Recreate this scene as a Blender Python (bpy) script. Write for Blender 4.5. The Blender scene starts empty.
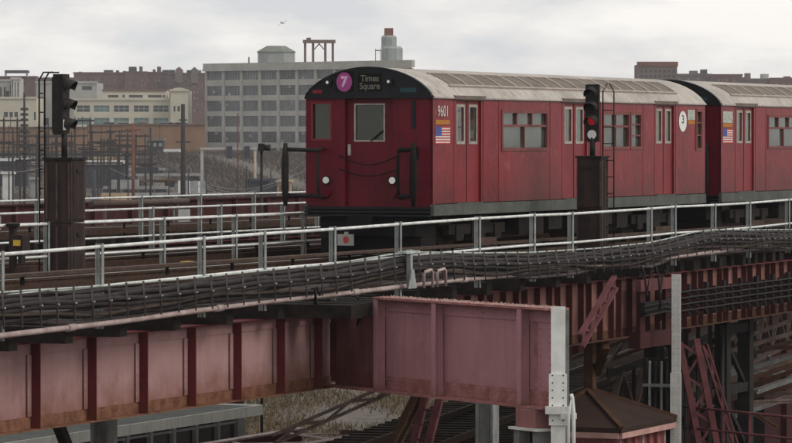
import bpy, math, random
from mathutils import Vector, Matrix
R = math.radians
random.seed(7)
scn = bpy.context.scene
col = scn.collection

# ------------------------------------------------------------------ camera, sky, sun, exposure
EYE = 2.3                                   # eye height over the rail head (z = 0)
cam = bpy.data.cameras.new('camera'); camo = bpy.data.objects.new('camera', cam); col.objects.link(camo)
cam.sensor_width = 36.0; cam.lens = 36.0 * 3900 / 792
cam.clip_start = 0.5; cam.clip_end = 8000
camo.location = (0, 0, EYE); camo.rotation_euler = (R(90 - 1.212), 0, 0)
scn.camera = camo

SUN_EL, SUN_AZ = 40.0, 112.0                # azimuth clockwise from +Y
w = bpy.data.worlds.new('World'); scn.world = w; w.use_nodes = True
nt = w.node_tree; nt.nodes.clear()
wo = nt.nodes.new('ShaderNodeOutputWorld'); bg = nt.nodes.new('ShaderNodeBackground')
sky = nt.nodes.new('ShaderNodeTexSky'); sky.sky_type = 'NISHITA'; sky.sun_disc = False
sky.sun_elevation = R(SUN_EL); sky.sun_rotation = R(SUN_AZ); sky.dust_density = 4.0; sky.air_density = 1.0
tc = nt.nodes.new('ShaderNodeTexCoord'); mp = nt.nodes.new('ShaderNodeMapping'); mp.inputs['Scale'].default_value = (1, 1, 3.2)
nz = nt.nodes.new('ShaderNodeTexNoise'); nz.inputs['Scale'].default_value = 15.0; nz.inputs['Detail'].default_value = 8; nz.inputs['Roughness'].default_value = .55
rp = nt.nodes.new('ShaderNodeValToRGB')
rp.color_ramp.elements[0].position = .38; rp.color_ramp.elements[0].color = (6.1, 6.25, 6.45, 1)
rp.color_ramp.elements[1].position = .62; rp.color_ramp.elements[1].color = (9.1, 8.8, 8.4, 1)
e = rp.color_ramp.elements.new(.5); e.color = (7.55, 7.4, 7.25, 1)
mx = nt.nodes.new('ShaderNodeMix'); mx.data_type = 'RGBA'; mx.inputs['Factor'].default_value = .90
L = nt.links.new
L(tc.outputs['Generated'], mp.inputs['Vector']); L(mp.outputs['Vector'], nz.inputs['Vector']); L(nz.outputs['Fac'], rp.inputs['Fac'])
L(sky.outputs['Color'], mx.inputs['A']); L(rp.outputs['Color'], mx.inputs['B']); L(mx.outputs['Result'], bg.inputs['Color'])
bg.inputs['Strength'].default_value = 0.126
L(bg.outputs[0], wo.inputs[0])

sl = bpy.data.lights.new('sun', 'SUN'); so = bpy.data.objects.new('sun', sl); col.objects.link(so)
sl.energy = 1.5; sl.angle = R(28); sl.color = (1.0, .95, .88)
sd = Vector((math.sin(R(SUN_AZ)) * math.cos(R(SUN_EL)), math.cos(R(SUN_AZ)) * math.cos(R(SUN_EL)), math.sin(R(SUN_EL))))
so.rotation_euler = sd.to_track_quat('Z', 'Y').to_euler(); so.location = (60, -20, 60)
scn.view_settings.view_transform = 'Standard'; scn.view_settings.look = 'None'
scn.view_settings.exposure = 0.0; scn.view_settings.gamma = 1.0
scn.cycles.max_bounces = 6; scn.cycles.volume_bounces = 0
scn.render.engine = 'CYCLES'

# ------------------------------------------------------------------ frames
PH = R(22.994); S, C = math.sin(PH), math.cos(PH)
OX, OY = 0.71, 75.0
ROT = math.pi / 2 - PH                       # track frame: x = along the track, y = away from camera side, z up
def TW(u, w_, z=0.0): return Vector((OX + u * S - w_ * C, OY + u * C + w_ * S, z))
def bx(px, Y): return (px - 396) / 3900 * Y   # lateral metres of a sight line at distance Y
def bz(py, Y): return EYE - (py - 139) * Y / 3900

# ------------------------------------------------------------------ materials
MATS = {}
def node_mat(name):
    m = bpy.data.materials.new(name); m.use_nodes = True
    n = m.node_tree.nodes; b = n['Principled BSDF']; MATS[name] = m
    return m, m.node_tree, b
def M(name, c1, c2=None, scale=2.0, rough=.75, metal=0.0, streak=0.0, streak_col=(.02, .015, .012), bump=0.0, chips=0.0, chip_col=(.4, .35, .3),
      chip_scale=14.0, rust=None, spec=.16, emit=0.0):
    m, t, b = node_mat(name); N = t.nodes.new; Lk = t.links.new
    g = N('ShaderNodeNewGeometry')
    if c2 is None: c2 = tuple(x * .72 for x in c1)
    n1 = N('ShaderNodeTexNoise'); n1.inputs['Scale'].default_value = scale; n1.inputs['Detail'].default_value = 8; n1.inputs['Roughness'].default_value = .62
    Lk(g.outputs['Position'], n1.inputs['Vector'])
    r = N('ShaderNodeValToRGB'); r.color_ramp.elements[0].position = .35; r.color_ramp.elements[1].position = .65
    r.color_ramp.elements[0].color = (*c2, 1); r.color_ramp.elements[1].color = (*c1, 1)
    Lk(n1.outputs['Fac'], r.inputs['Fac']); cur = r.outputs['Color']
    def mix(fac, colr):
        nonlocal cur
        x = N('ShaderNodeMix'); x.data_type = 'RGBA'; Lk(fac, x.inputs['Factor']); Lk(cur, x.inputs['A']); x.inputs['B'].default_value = (*colr, 1); cur = x.outputs['Result']
    if streak:
        mpn = N('ShaderNodeMapping'); mpn.inputs['Scale'].default_value = (9, 9, .8); Lk(g.outputs['Position'], mpn.inputs['Vector'])
        n2 = N('ShaderNodeTexNoise'); n2.inputs['Scale'].default_value = 1.0; n2.inputs['Detail'].default_value = 6; Lk(mpn.outputs['Vector'], n2.inputs['Vector'])
        mr = N('ShaderNodeMapRange'); mr.inputs['From Min'].default_value = .48; mr.inputs['From Max'].default_value = .75; mr.inputs['To Max'].default_value = streak
        Lk(n2.outputs['Fac'], mr.inputs['Value']); mix(mr.outputs['Result'], streak_col)
    if chips:
        n3 = N('ShaderNodeTexNoise'); n3.inputs['Scale'].default_value = chip_scale; n3.inputs['Detail'].default_value = 5; n3.inputs['Roughness'].default_value = .7
        Lk(g.outputs['Position'], n3.inputs['Vector'])
        mr = N('ShaderNodeMapRange'); mr.inputs['From Min'].default_value = .60; mr.inputs['From Max'].default_value = .68; mr.inputs['To Max'].default_value = chips
        Lk(n3.outputs['Fac'], mr.inputs['Value']); mix(mr.outputs['Result'], chip_col)
    if rust:                                   # (z_low, z_high, colour, amount): rust creeping up from the bottom flange
        z0, z1, rc, am = rust
        sp = N('ShaderNodeSeparateXYZ'); Lk(g.outputs['Position'], sp.inputs[0])
        n4 = N('ShaderNodeTexNoise'); n4.inputs['Scale'].default_value = 2.3; n4.inputs['Detail'].default_value = 7; n4.inputs['Roughness'].default_value = .65; Lk(g.outputs['Position'], n4.inputs['Vector'])
        ma = N('ShaderNodeMath'); ma.operation = 'MULTIPLY_ADD'; ma.inputs[1].default_value = -1.1; Lk(n4.outputs['Fac'], ma.inputs[0]); Lk(sp.outputs['Z'], ma.inputs[2])
        mr = N('ShaderNodeMapRange'); mr.inputs['From Min'].default_value = z0 - .55; mr.inputs['From Max'].default_value = z1 - .55; mr.inputs['To Min'].default_value = am; mr.inputs['To Max'].default_value = 0
        Lk(ma.outputs[0], mr.inputs['Value']); mix(mr.outputs['Result'], rc)
    Lk(cur, b.inputs['Base Color'])
    b.inputs['Roughness'].default_value = rough; b.inputs['Metallic'].default_value = metal; b.inputs['Specular IOR Level'].default_value = spec
    if bump:
        n5 = N('ShaderNodeTexNoise'); n5.inputs['Scale'].default_value = scale * 6; n5.inputs['Detail'].default_value = 6; Lk(g.outputs['Position'], n5.inputs['Vector'])
        bp = N('ShaderNodeBump'); bp.inputs['Strength'].default_value = bump; bp.inputs['Distance'].default_value = .03; Lk(n5.outputs['Fac'], bp.inputs['Height']); Lk(bp.outputs[0], b.inputs['Normal'])
    if emit:
        Lk(cur, b.inputs['Emission Color']); b.inputs['Emission Strength'].default_value = emit
    return m

RUST = (.13, .042, .016)
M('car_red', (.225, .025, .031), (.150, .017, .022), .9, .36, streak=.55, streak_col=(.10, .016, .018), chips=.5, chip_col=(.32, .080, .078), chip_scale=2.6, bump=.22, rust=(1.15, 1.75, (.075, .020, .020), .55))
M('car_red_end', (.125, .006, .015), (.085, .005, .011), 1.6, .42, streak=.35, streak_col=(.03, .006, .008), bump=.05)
M('door_red', (.22, .027, .034), (.16, .020, .026), 1.7, .42, streak=.3, streak_col=(.09, .02, .02), chips=.15, chip_col=(.36, .14, .13), chip_scale=7)
M('car_roof', (.42, .385, .35), (.29, .265, .24), 1.0, .8, streak=.6, streak_col=(.17, .145, .125), bump=.1)
M('roof_vent', (.17, .145, .125), (.12, .10, .085), 3, .85)
M('vent_rib', (.36, .31, .27), None, 3, .8)
M('car_skirt', (.105, .11, .10), (.07, .075, .068), 2, .75, streak=.3, chips=.5, chip_col=(.24, .16, .13), chip_scale=8)
M('car_black', (.012, .013, .017), (.008, .008, .010), 3, .42)
M('car_dark', (.010, .009, .009), (.006, .006, .006), 4, .9)
M('car_cream', (.17, .15, .10), (.12, .105, .07), 2, .7)
M('car_seat', (.30, .17, .09), (.24, .13, .07), 3, .6)
M('car_gear', (.026, .020, .017), (.010, .009, .009), 6, .85)
M('wheel_steel', (.07, .05, .04), None, 6, .6, .4)
M('window_rubber', (.20, .07, .065), None, 4, .7)
M('window_trim', (.42, .38, .33), (.28, .25, .22), 8, .5, .2)
M('sign_white', (.72, .72, .70), (.6, .6, .58), 9, .6)
M('sign_dim', (.20, .19, .15), None, 9, .6)
M('route_purple', (.36, .07, .24), None, 20, .5)
M('route_digit', (.70, .42, .62), None, 20, .5)
M('marker_red', (.22, .02, .025), None, 20, .4)
M('marker_green', (.02, .06, .07), None, 20, .4)
M('number_plate', (.55, .56, .50), (.18, .19, .18), 22, .6)
M('number_ink', (.62, .62, .58), None, 20, .6)
M('orange_strip', (.42, .17, .03), None, 12, .6)
M('flag_blue', (.08, .10, .30), None, 12, .6)
M('flag_red', (.50, .06, .06), None, 12, .6)
M('flag_white', (.70, .68, .66), None, 12, .6)
M('decal_dark', (.05, .06, .07), None, 12, .6)
M('lamp_glass', (.85, .84, .80), (.75, .74, .7), 9, .08, spec=.8)
M('lens_dark', (.02, .02, .022), None, 9, .15)
m, t, b = node_mat('lens_red'); b.inputs['Base Color'].default_value = (.35, .01, .02, 1); b.inputs['Emission Color'].default_value = (.75, .02, .05, 1); b.inputs['Emission Strength'].default_value = .16; b.inputs['Roughness'].default_value = .15
def glass(name, c1, c2, scale, rough=.06):
    m = M(name, c1, c2, scale, rough, spec=.65); return m
def see_through(name, tint, dirt, dirt_amt, scale):
    m, t, b = node_mat(name); N = t.nodes.new; Lk = t.links.new; t.nodes.remove(b)
    tr = N('ShaderNodeBsdfTransparent'); tr.inputs['Color'].default_value = (*tint, 1)
    df = N('ShaderNodeBsdfDiffuse'); df.inputs['Color'].default_value = (*dirt, 1)
    gl = N('ShaderNodeBsdfGlossy'); gl.inputs['Roughness'].default_value = .04; gl.inputs['Color'].default_value = (.9, .92, .9, 1)
    g = N('ShaderNodeNewGeometry'); nn = N('ShaderNodeTexNoise'); nn.inputs['Scale'].default_value = scale; nn.inputs['Detail'].default_value = 6; Lk(g.outputs['Position'], nn.inputs['Vector'])
    mr = N('ShaderNodeMapRange'); mr.inputs['From Min'].default_value = .3; mr.inputs['From Max'].default_value = .7; mr.inputs['To Min'].default_value = dirt_amt * .5; mr.inputs['To Max'].default_value = dirt_amt * 1.4; Lk(nn.outputs['Fac'], mr.inputs['Value'])
    m1 = N('ShaderNodeMixShader'); Lk(mr.outputs['Result'], m1.inputs[0]); Lk(tr.outputs[0], m1.inputs[1]); Lk(df.outputs[0], m1.inputs[2])
    fr = N('ShaderNodeFresnel'); fr.inputs['IOR'].default_value = 1.55
    ad = N('ShaderNodeMath'); ad.operation = 'ADD'; ad.inputs[1].default_value = .0; Lk(fr.outputs[0], ad.inputs[0])
    m2 = N('ShaderNodeMixShader'); Lk(ad.outputs[0], m2.inputs[0]); Lk(m1.outputs[0], m2.inputs[1]); Lk(gl.outputs[0], m2.inputs[2])
    Lk(m2.outputs[0], t.nodes['Material Output'].inputs['Surface'])
see_through('car_glass', (.66, .72, .66), (.27, .29, .25), .20, 2.5)
see_through('cab_glass', (.50, .50, .40), (.20, .19, .13), .06, 5.5)
glass('factory_glass', (.105, .118, .135), (.045, .052, .064), .35, .2)
glass('blind_glass', (.17, .18, .185), (.085, .095, .105), .5, .25)
glass('teal_glass', (.10, .20, .19), (.06, .13, .13), .5, .3)
glass('dark_glass', (.035, .042, .05), (.018, .02, .026), .6, .25)
glass('hall_glass', (.022, .024, .026), (.012, .012, .014), .6, .15)

M('girder_pink', (.37, .225, .22), (.29, .168, .165), 1.1, .7, streak=.22, streak_col=(.17, .075, .06), bump=.08, rust=(-1.62, -.92, RUST, .92))
M('girder_flange', (.20, .095, .058), (.10, .042, .025), 5, .8, chips=.85, chip_col=(.045, .020, .012), chip_scale=4.5, bump=.3)
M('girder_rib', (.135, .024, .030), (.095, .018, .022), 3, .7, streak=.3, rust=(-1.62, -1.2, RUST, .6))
M('girder_red', (.40, .205, .222), (.33, .165, .18), 1.2, .7, streak=.2, streak_col=(.14, .05, .05), chips=.2, chip_col=(.10, .035, .025), chip_scale=6, bump=.08, rust=(-1.52, -1.24, RUST, .5))
M('girder_red_shaded', (.30, .13, .135), (.20, .08, .08), 1.4, .8, streak=.45, streak_col=(.07, .03, .026), chips=.3, chip_col=(.08, .03, .02), chip_scale=5, rust=(-1.52, -1.1, RUST, .7))  # streaked girder red, darkened to hold the deck's shade on the inner panel
M('girder_red_flange', (.35, .165, .165), (.22, .09, .075), 4, .75, chips=.6, chip_col=(.09, .035, .025), chip_scale=14, bump=.2)
M('flange_top_dirt', (.40, .30, .26), (.20, .11, .09), 9, .95, bump=.5, chips=.5, chip_col=(.5, .46, .42), chip_scale=16)
M('far_girder', (.27, .14, .125), (.15, .065, .05), 1.5, .8, streak=.6, streak_col=(.10, .040, .026), bump=.1, rust=(-1.9, -1.2, (.10, .035, .014), .8))
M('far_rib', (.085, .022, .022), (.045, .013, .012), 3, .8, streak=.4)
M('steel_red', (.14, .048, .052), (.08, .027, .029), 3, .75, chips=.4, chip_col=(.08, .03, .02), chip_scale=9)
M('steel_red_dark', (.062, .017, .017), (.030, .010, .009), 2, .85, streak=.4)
M('steel_brown', (.085, .042, .022), (.045, .022, .013), 3, .85, chips=.4, chip_col=(.18, .09, .04), chip_scale=8)
M('steel_grey', (.22, .23, .225), (.13, .13, .125), 3, .65, streak=.4, streak_col=(.09, .06, .045))
M('steel_pale', (.64, .65, .61), (.50, .50, .47), 4, .65, streak=.35, streak_col=(.22, .16, .12), chips=.25, chip_col=(.2, .12, .09), chip_scale=12)
M('truss_grey', (.17, .12, .105), (.09, .06, .05), 3, .8, streak=.4)
M('pole_white', (.70, .71, .68), (.56, .56, .53), 4, .6, streak=.25, streak_col=(.4, .33, .27))
M('steel_dark', (.026, .022, .021), (.013, .011, .011), 4, .85)
M('galvanised', (.30, .32, .31), (.18, .19, .185), 6, .55, streak=.3, streak_col=(.14, .12, .10))
M('rail_white', (.68, .70, .68), (.46, .46, .44), 5, .5, chips=.55, chip_col=(.25, .17, .13), chip_scale=11)
M('rail_green', (.44, .48, .45), (.24, .27, .25), 6, .6, chips=.3, chip_col=(.12, .12, .1), chip_scale=9)
M('pipe_pink', (.42, .345, .33), (.27, .195, .18), 4, .65, chips=.4, chip_col=(.2, .1, .07), chip_scale=10)
M('cable_black', (.034, .028, .027), (.014, .012, .012), 6, .7)
M('cable_strap', (.075, .062, .06), (.04, .034, .033), 8, .6)
M('strap_bolt', (.45, .45, .43), None, 9, .4)
M('timber_dark', (.022, .017, .014), (.010, .008, .007), 5, .95, bump=.3)
M('timber_walk', (.055, .040, .033), (.028, .021, .018), 4, .95, bump=.3)
M('rail_rust', (.07, .040, .027), (.035, .020, .014), 7, .7, .2)
M('rail_head', (.42, .40, .37), (.3, .28, .25), 9, .35, .6)
M('cover_board', (.080, .053, .040), (.045, .030, .023), 4, .9, bump=.2)
M('signal_black', (.022, .019, .018), (.012, .011, .011), 6, .6, streak=.3, streak_col=(.05, .035, .03))
M('signal_brown', (.032, .021, .019), (.018, .013, .013), 4, .7, streak=.5, streak_col=(.075, .04, .03))
M('signal_edge', (.085, .055, .045), (.05, .034, .03), 5, .65)
M('yellow_paint', (.60, .42, .05), (.4, .25, .05), 8, .7)
M('concrete_factory', (.40, .385, .35), (.30, .29, .265), .25, .9, streak=.35, streak_col=(.16, .15, .13))
M('roof_dark', (.17, .155, .14), (.12, .11, .1), .8, .9)
M('tank_grey', (.29, .31, .30), (.22, .235, .23), .6, .8, streak=.3, streak_col=(.16, .16, .14))
M('tank_roof', (.17, .19, .16), (.12, .13, .11), .8, .8)
M('frame_brown', (.17, .11, .095), (.11, .075, .065), 1.5, .85)
M('cream_wall', (.50, .465, .375), (.42, .39, .315), .2, .9, streak=.3, streak_col=(.30, .27, .21))
M('cream_grey', (.36, .36, .33), (.29, .29, .27), .25, .9)
M('brick_brown', (.135, .074, .064), (.095, .055, .05), .22, .95, streak=.3, streak_col=(.07, .05, .05))
M('brick_grey', (.15, .115, .105), (.11, .085, .08), .22, .95)
M('brick_red', (.19, .075, .05), (.12, .05, .035), .4, .95)
M('stone_pale', (.42, .40, .38), None, .6, .9)
M('retaining', (.25, .145, .090), (.17, .105, .068), .25, .95, streak=.4, streak_col=(.10, .06, .04))
M('shed_white', (.62, .62, .60), (.5, .5, .48), .8, .8)
M('shed_dark', (.05, .052, .065), (.03, .03, .04), .8, .8)
M('shed_tan', (.42, .31, .19), (.33, .24, .15), .9, .85)
M('shed_orange', (.34, .14, .05), None, 2, .8)
M('yard_steel', (.040, .034, .034), (.024, .021, .021), 2, .85)
M('yard_grey', (.30, .31, .31), (.2, .2, .2), 1, .8)
M('hall_roof', (.13, .135, .125), (.085, .09, .08), 1.2, .9, streak=.2)
M('hall_fascia', (.85, .86, .80), (.72, .73, .68), 1.5, .8, streak=.3, streak_col=(.25, .24, .2))
M('hall_mullion', (.58, .62, .62), (.45, .48, .48), 2, .6)
M('hut_roof', (.042, .023, .017), (.025, .014, .011), 1.6, .9, streak=.3, bump=.15)
M('hut_wall', (.30, .105, .105), (.22, .075, .075), 1.6, .8, streak=.4, streak_col=(.14, .05, .045))
M('hut_trim', (.44, .26, .23), None, 3, .8)
M('tree_bark', (.06, .048, .04), None, 3, .95)
M('scrub_twigs', (.095, .074, .062), (.052, .042, .038), .3, .95)
M('dry_grass', (.15, .108, .055), (.07, .053, .034), .35, .95)
M('gull_grey', (.30, .30, .30), (.2, .2, .2), 5, .8)
M('car_paint_white', (.70, .70, .70), None, 1, .4)
M('car_paint_taxi', (.62, .32, .04), None, 1, .4)
M('car_paint_dark', (.05, .055, .07), None, 1, .4)
M('tyre', (.02, .02, .02), None, 1, .9)

# ground: ballast, cinders, dry grass
m, t, b = node_mat('ground_cinder'); N = t.nodes.new; Lk = t.links.new
g = N('ShaderNodeNewGeometry')
na = N('ShaderNodeTexNoise'); na.inputs['Scale'].default_value = .045; na.inputs['Detail'].default_value = 9; na.inputs['Roughness'].default_value = .65
nb = N('ShaderNodeTexNoise'); nb.inputs['Scale'].default_value = 1.6; nb.inputs['Detail'].default_value = 8
Lk(g.outputs['Position'], na.inputs['Vector']); Lk(g.outputs['Position'], nb.inputs['Vector'])
ra = N('ShaderNodeValToRGB'); ra.color_ramp.elements[0].position = .36; ra.color_ramp.elements[0].color = (.062, .053, .046, 1); ra.color_ramp.elements[1].position = .66; ra.color_ramp.elements[1].color = (.125, .104, .080, 1)
rb = N('ShaderNodeValToRGB'); rb.color_ramp.elements[0].position = .3; rb.color_ramp.elements[0].color = (.45, .45, .45, 1); rb.color_ramp.elements[1].position = .7; rb.color_ramp.elements[1].color = (1.2, 1.15, 1.1, 1)
mm = N('ShaderNodeMix'); mm.data_type = 'RGBA'; mm.blend_type = 'MULTIPLY'; mm.inputs['Factor'].default_value = 1
Lk(na.outputs['Fac'], ra.inputs['Fac']); Lk(nb.outputs['Fac'], rb.inputs['Fac']); Lk(ra.outputs['Color'], mm.inputs['A']); Lk(rb.outputs['Color'], mm.inputs['B']); Lk(mm.outputs['Result'], b.inputs['Base Color'])
b.inputs['Roughness'].default_value = .95
bp = N('ShaderNodeBump'); bp.inputs['Strength'].default_value = .6; bp.inputs['Distance'].default_value = .2; Lk(nb.outputs['Fac'], bp.inputs['Height']); Lk(bp.outputs[0], b.inputs['Normal'])

# ------------------------------------------------------------------ mesh helpers
class MB:
    def __init__(s): s.v = []; s.f = []; s.sm = []
    def _add(s, vs, fs, smooth=False):
        o = len(s.v); s.v += [tuple(p) for p in vs]
        for f in fs: s.f.append([i + o for i in f]); s.sm.append(smooth)
        return s
    def box(s, x0, x1, y0, y1, z0, z1):
        return s._add([(x0, y0, z0), (x1, y0, z0), (x1, y1, z0), (x0, y1, z0), (x0, y0, z1), (x1, y0, z1), (x1, y1, z1), (x0, y1, z1)],
                      [(0, 3, 2, 1), (4, 5, 6, 7), (0, 1, 5, 4), (1, 2, 6, 5), (2, 3, 7, 6), (3, 0, 4, 7)])
    def bar(s, p, q, a, b_, up=(0, 0, 1)):          # rectangular bar p->q, a across, b_ along 'up'
        p, q = Vector(p), Vector(q); d = (q - p).normalized(); up = Vector(up)
        if abs(d.dot(up)) > .98: up = Vector((1, 0, 0))
        r_ = d.cross(up).normalized(); n = r_.cross(d).normalized()
        vs = [pt + r_ * (i * a / 2) + n * (j * b_ / 2) for pt in (p, q) for i, j in ((-1, -1), (1, -1), (1, 1), (-1, 1))]
        return s._add(vs, [(0, 1, 2, 3), (7, 6, 5, 4), (0, 4, 5, 1), (1, 5, 6, 2), (2, 6, 7, 3), (3, 7, 4, 0)])
    def tube(s, pts, r, n=8, smooth=True):
        pts = [Vector(p) for p in pts]; rings = []
        for i, p in enumerate(pts):
            d = (pts[min(i + 1, len(pts) - 1)] - pts[max(i - 1, 0)]).normalized()
            up = Vector((0, 0, 1)) if abs(d.z) < .95 else Vector((1, 0, 0))
            a = d.cross(up).normalized(); c = a.cross(d).normalized()
            rr = r[i] if isinstance(r, (list, tuple)) else r
            rings.append([p + a * (math.cos(2 * math.pi * k / n) * rr) + c * (math.sin(2 * math.pi * k / n) * rr) for k in range(n)])
        vs = [x for rg in rings for x in rg]; fs = []
        for i in range(len(pts) - 1):
            for k in range(n): fs.append((i * n + k, i * n + (k + 1) % n, (i + 1) * n + (k + 1) % n, (i + 1) * n + k))
        s._add(vs, fs, smooth); o = len(s.v) - len(vs)
        s.f.append([o + k for k in range(n)][::-1]); s.sm.append(False)
        s.f.append([o + (len(pts) - 1) * n + k for k in range(n)]); s.sm.append(False)
        return s
    def prism(s, prof, fn, d0, d1):                 # prof: 2D polygon, fn(a,b,d)->xyz
        n = len(prof); vs = [fn(a, b_, d0) for a, b_ in prof] + [fn(a, b_, d1) for a, b_ in prof]
        fs = [tuple(range(n))[::-1], tuple(range(n, 2 * n))] + [(i, (i + 1) % n, n + (i + 1) % n, n + i) for i in range(n)]
        return s._add(vs, fs)
    def lathe(s, c, prof, n=8, ph=0.0, smooth=False): # prof list of (r,z) about vertical axis at c
        vs = []
        for r_, z in prof:
            for k in range(n): vs.append((c[0] + r_ * math.cos(ph + 2 * math.pi * k / n), c[1] + r_ * math.sin(ph + 2 * math.pi * k / n), c[2] + z))
        fs = [(i * n + k, i * n + (k + 1) % n, (i + 1) * n + (k + 1) % n, (i + 1) * n + k) for i in range(len(prof) - 1) for k in range(n)]
        fs += [tuple(range(n))[::-1], tuple(range((len(prof) - 1) * n, len(prof) * n))]
        return s._add(vs, fs, smooth)
    def wall(s, fn, a0, a1, b0, b1, holes, dep):
        A = sorted({a0, a1, *[h[0] for h in holes], *[h[1] for h in holes]}); B = sorted({b0, b1, *[h[2] for h in holes], *[h[3] for h in holes]})
        for i in range(len(A) - 1):
            for j in range(len(B) - 1):
                ca, cb = (A[i] + A[i + 1]) / 2, (B[j] + B[j + 1]) / 2
                if any(h[0] < ca < h[1] and h[2] < cb < h[3] for h in holes): continue
                s._add([fn(A[i], B[j], 0), fn(A[i + 1], B[j], 0), fn(A[i + 1], B[j + 1], 0), fn(A[i], B[j + 1], 0)], [(0, 1, 2, 3)])
        for h in holes:
            p = [(h[0], h[2]), (h[1], h[2]), (h[1], h[3]), (h[0], h[3])]
            s._add([fn(a, b_, 0) for a, b_ in p] + [fn(a, b_, dep) for a, b_ in p], [(0, 1, 5, 4), (1, 2, 6, 5), (2, 3, 7, 6), (3, 0, 4, 7)])
        return s
    def mesh(s, name, mat, base=(0, 0, 0)):
        me = bpy.data.meshes.new(name); b0 = Vector(base)
        me.from_pydata([tuple(Vector(p) - b0) for p in s.v], [], s.f)
        me.polygons.foreach_set('use_smooth', s.sm)
        if mat: me.materials.append(MATS[mat])
        me.update(); return me
    def build(s, name, mat, parent=None, base=None):
        bs = base if base is not None else (BASE.get(parent.name, (0, 0, 0)) if parent else (0, 0, 0))
        o = bpy.data.objects.new(name, s.mesh(name, mat, bs)); col.objects.link(o)
        if parent: o.parent = parent; BASE[o.name] = bs
        return o
BASE = {}
LABELS = set()
def tag(o, label=None, cat=None, group=None, kind=None):
    if label: o['label'] = label
    if cat: o['category'] = cat
    if group: o['group'] = group
    if kind: o['kind'] = kind
    return o
def thing(name, label, cat, base=(0, 0, 0), frame='world', group=None, kind=None, rz=0.0):
    o = bpy.data.objects.new(name, None); col.objects.link(o); o.empty_display_size = .2
    if frame == 'track': o.location = TW(*base); o.rotation_euler = (0, 0, ROT); BASE[o.name] = base
    else: o.location = base; o.rotation_euler = (0, 0, rz); BASE[o.name] = base if not rz else (0, 0, 0)
    if kind == 'structure': o['kind'] = kind
    else: tag(o, label, cat, group)
    return o
def single(mb, name, mat, label, cat, base, frame='track', group=None, kind=None):   # a thing that is one mesh
    o = bpy.data.objects.new(name, mb.mesh(name, mat, base)); col.objects.link(o)
    if frame == 'track': o.location = TW(*base); o.rotation_euler = (0, 0, ROT)
    else: o.location = base
    return tag(o, label, cat, group, kind)
def piece(name, me, parent, loc, rz=0.0, scale=None):                                # shared mesh data
    o = bpy.data.objects.new(name, me); col.objects.link(o); o.parent = parent
    o.location = loc; o.rotation_euler = (0, 0, rz)
    if scale: o.scale = scale
    BASE[o.name] = (0, 0, 0)
    return o
def rel(parent, p): b0 = BASE[parent.name]; return (p[0] - b0[0], p[1] - b0[1], p[2] - b0[2])
def text_part(txt, name, mat, parent, fn, size, ca, cb, dep=.004, sx=1.0, bold=0.0):
    c = bpy.data.curves.new('t', 'FONT'); c.body = txt; c.size = size; c.align_x = 'CENTER'; c.align_y = 'CENTER'; c.offset = bold; c.space_line = .85
    o = bpy.data.objects.new('t', c); col.objects.link(o)
    dg = bpy.context.evaluated_depsgraph_get(); me = bpy.data.meshes.new_from_object(o.evaluated_get(dg))
    bpy.data.objects.remove(o); b0 = Vector(BASE[parent.name])
    for v in me.vertices: v.co = Vector(fn(ca + v.co.x * sx, cb + v.co.y, dep)) - b0
    me.materials.clear(); me.materials.append(MATS[mat]); me.name = name
    r_ = bpy.data.objects.new(name, me); col.objects.link(r_); r_.parent = parent; BASE[r_.name] = tuple(b0)
    return r_
def sstep(a, b_, x):
    k = max(0, min(1, (x - a) / (b_ - a))); return k * k * (3 - 2 * k)

# ------------------------------------------------------------------ terrain
def zg(x, y):
    z = -9 + 8.7 * sstep(430, 720, y)
    z += 4.2 * sstep(-.0492 * y, -.0492 * y - 3.5, x) * sstep(721.5, 724, y) * (1 - sstep(940, 1000, y))
    z += 4.2 * sstep(940, 1000, y)
    return z
xs = [-640, -420, -280, -200, -150, -120, -100, -85, -72, -62, -55, -50, -46, -43, -41, -40, -39, -38, -37, -35, -33, -30, -25, -18, -10, 0, 12, 25, 40, 60, 85, 120, 170, 260, 420, 640]
ys = [-80, 0, 40, 80, 120, 170, 230, 300, 380, 430] + list(range(450, 721, 15)) + [720.5, 721.5, 722.3, 723.2, 724, 740, 780, 820, 860, 900, 930, 940, 955, 970, 985, 1000, 1100, 1300, 1600, 2000, 2500]
mb = MB(); vs = [(x, y, zg(x, y)) for y in ys for x in xs]; n = len(xs)
mb._add(vs, [(j * n + i, j * n + i + 1, (j + 1) * n + i + 1, (j + 1) * n + i) for j in range(len(ys) - 1) for i in range(n - 1)], True)
tag(mb.build('ground', 'ground_cinder'), kind='structure')

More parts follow.
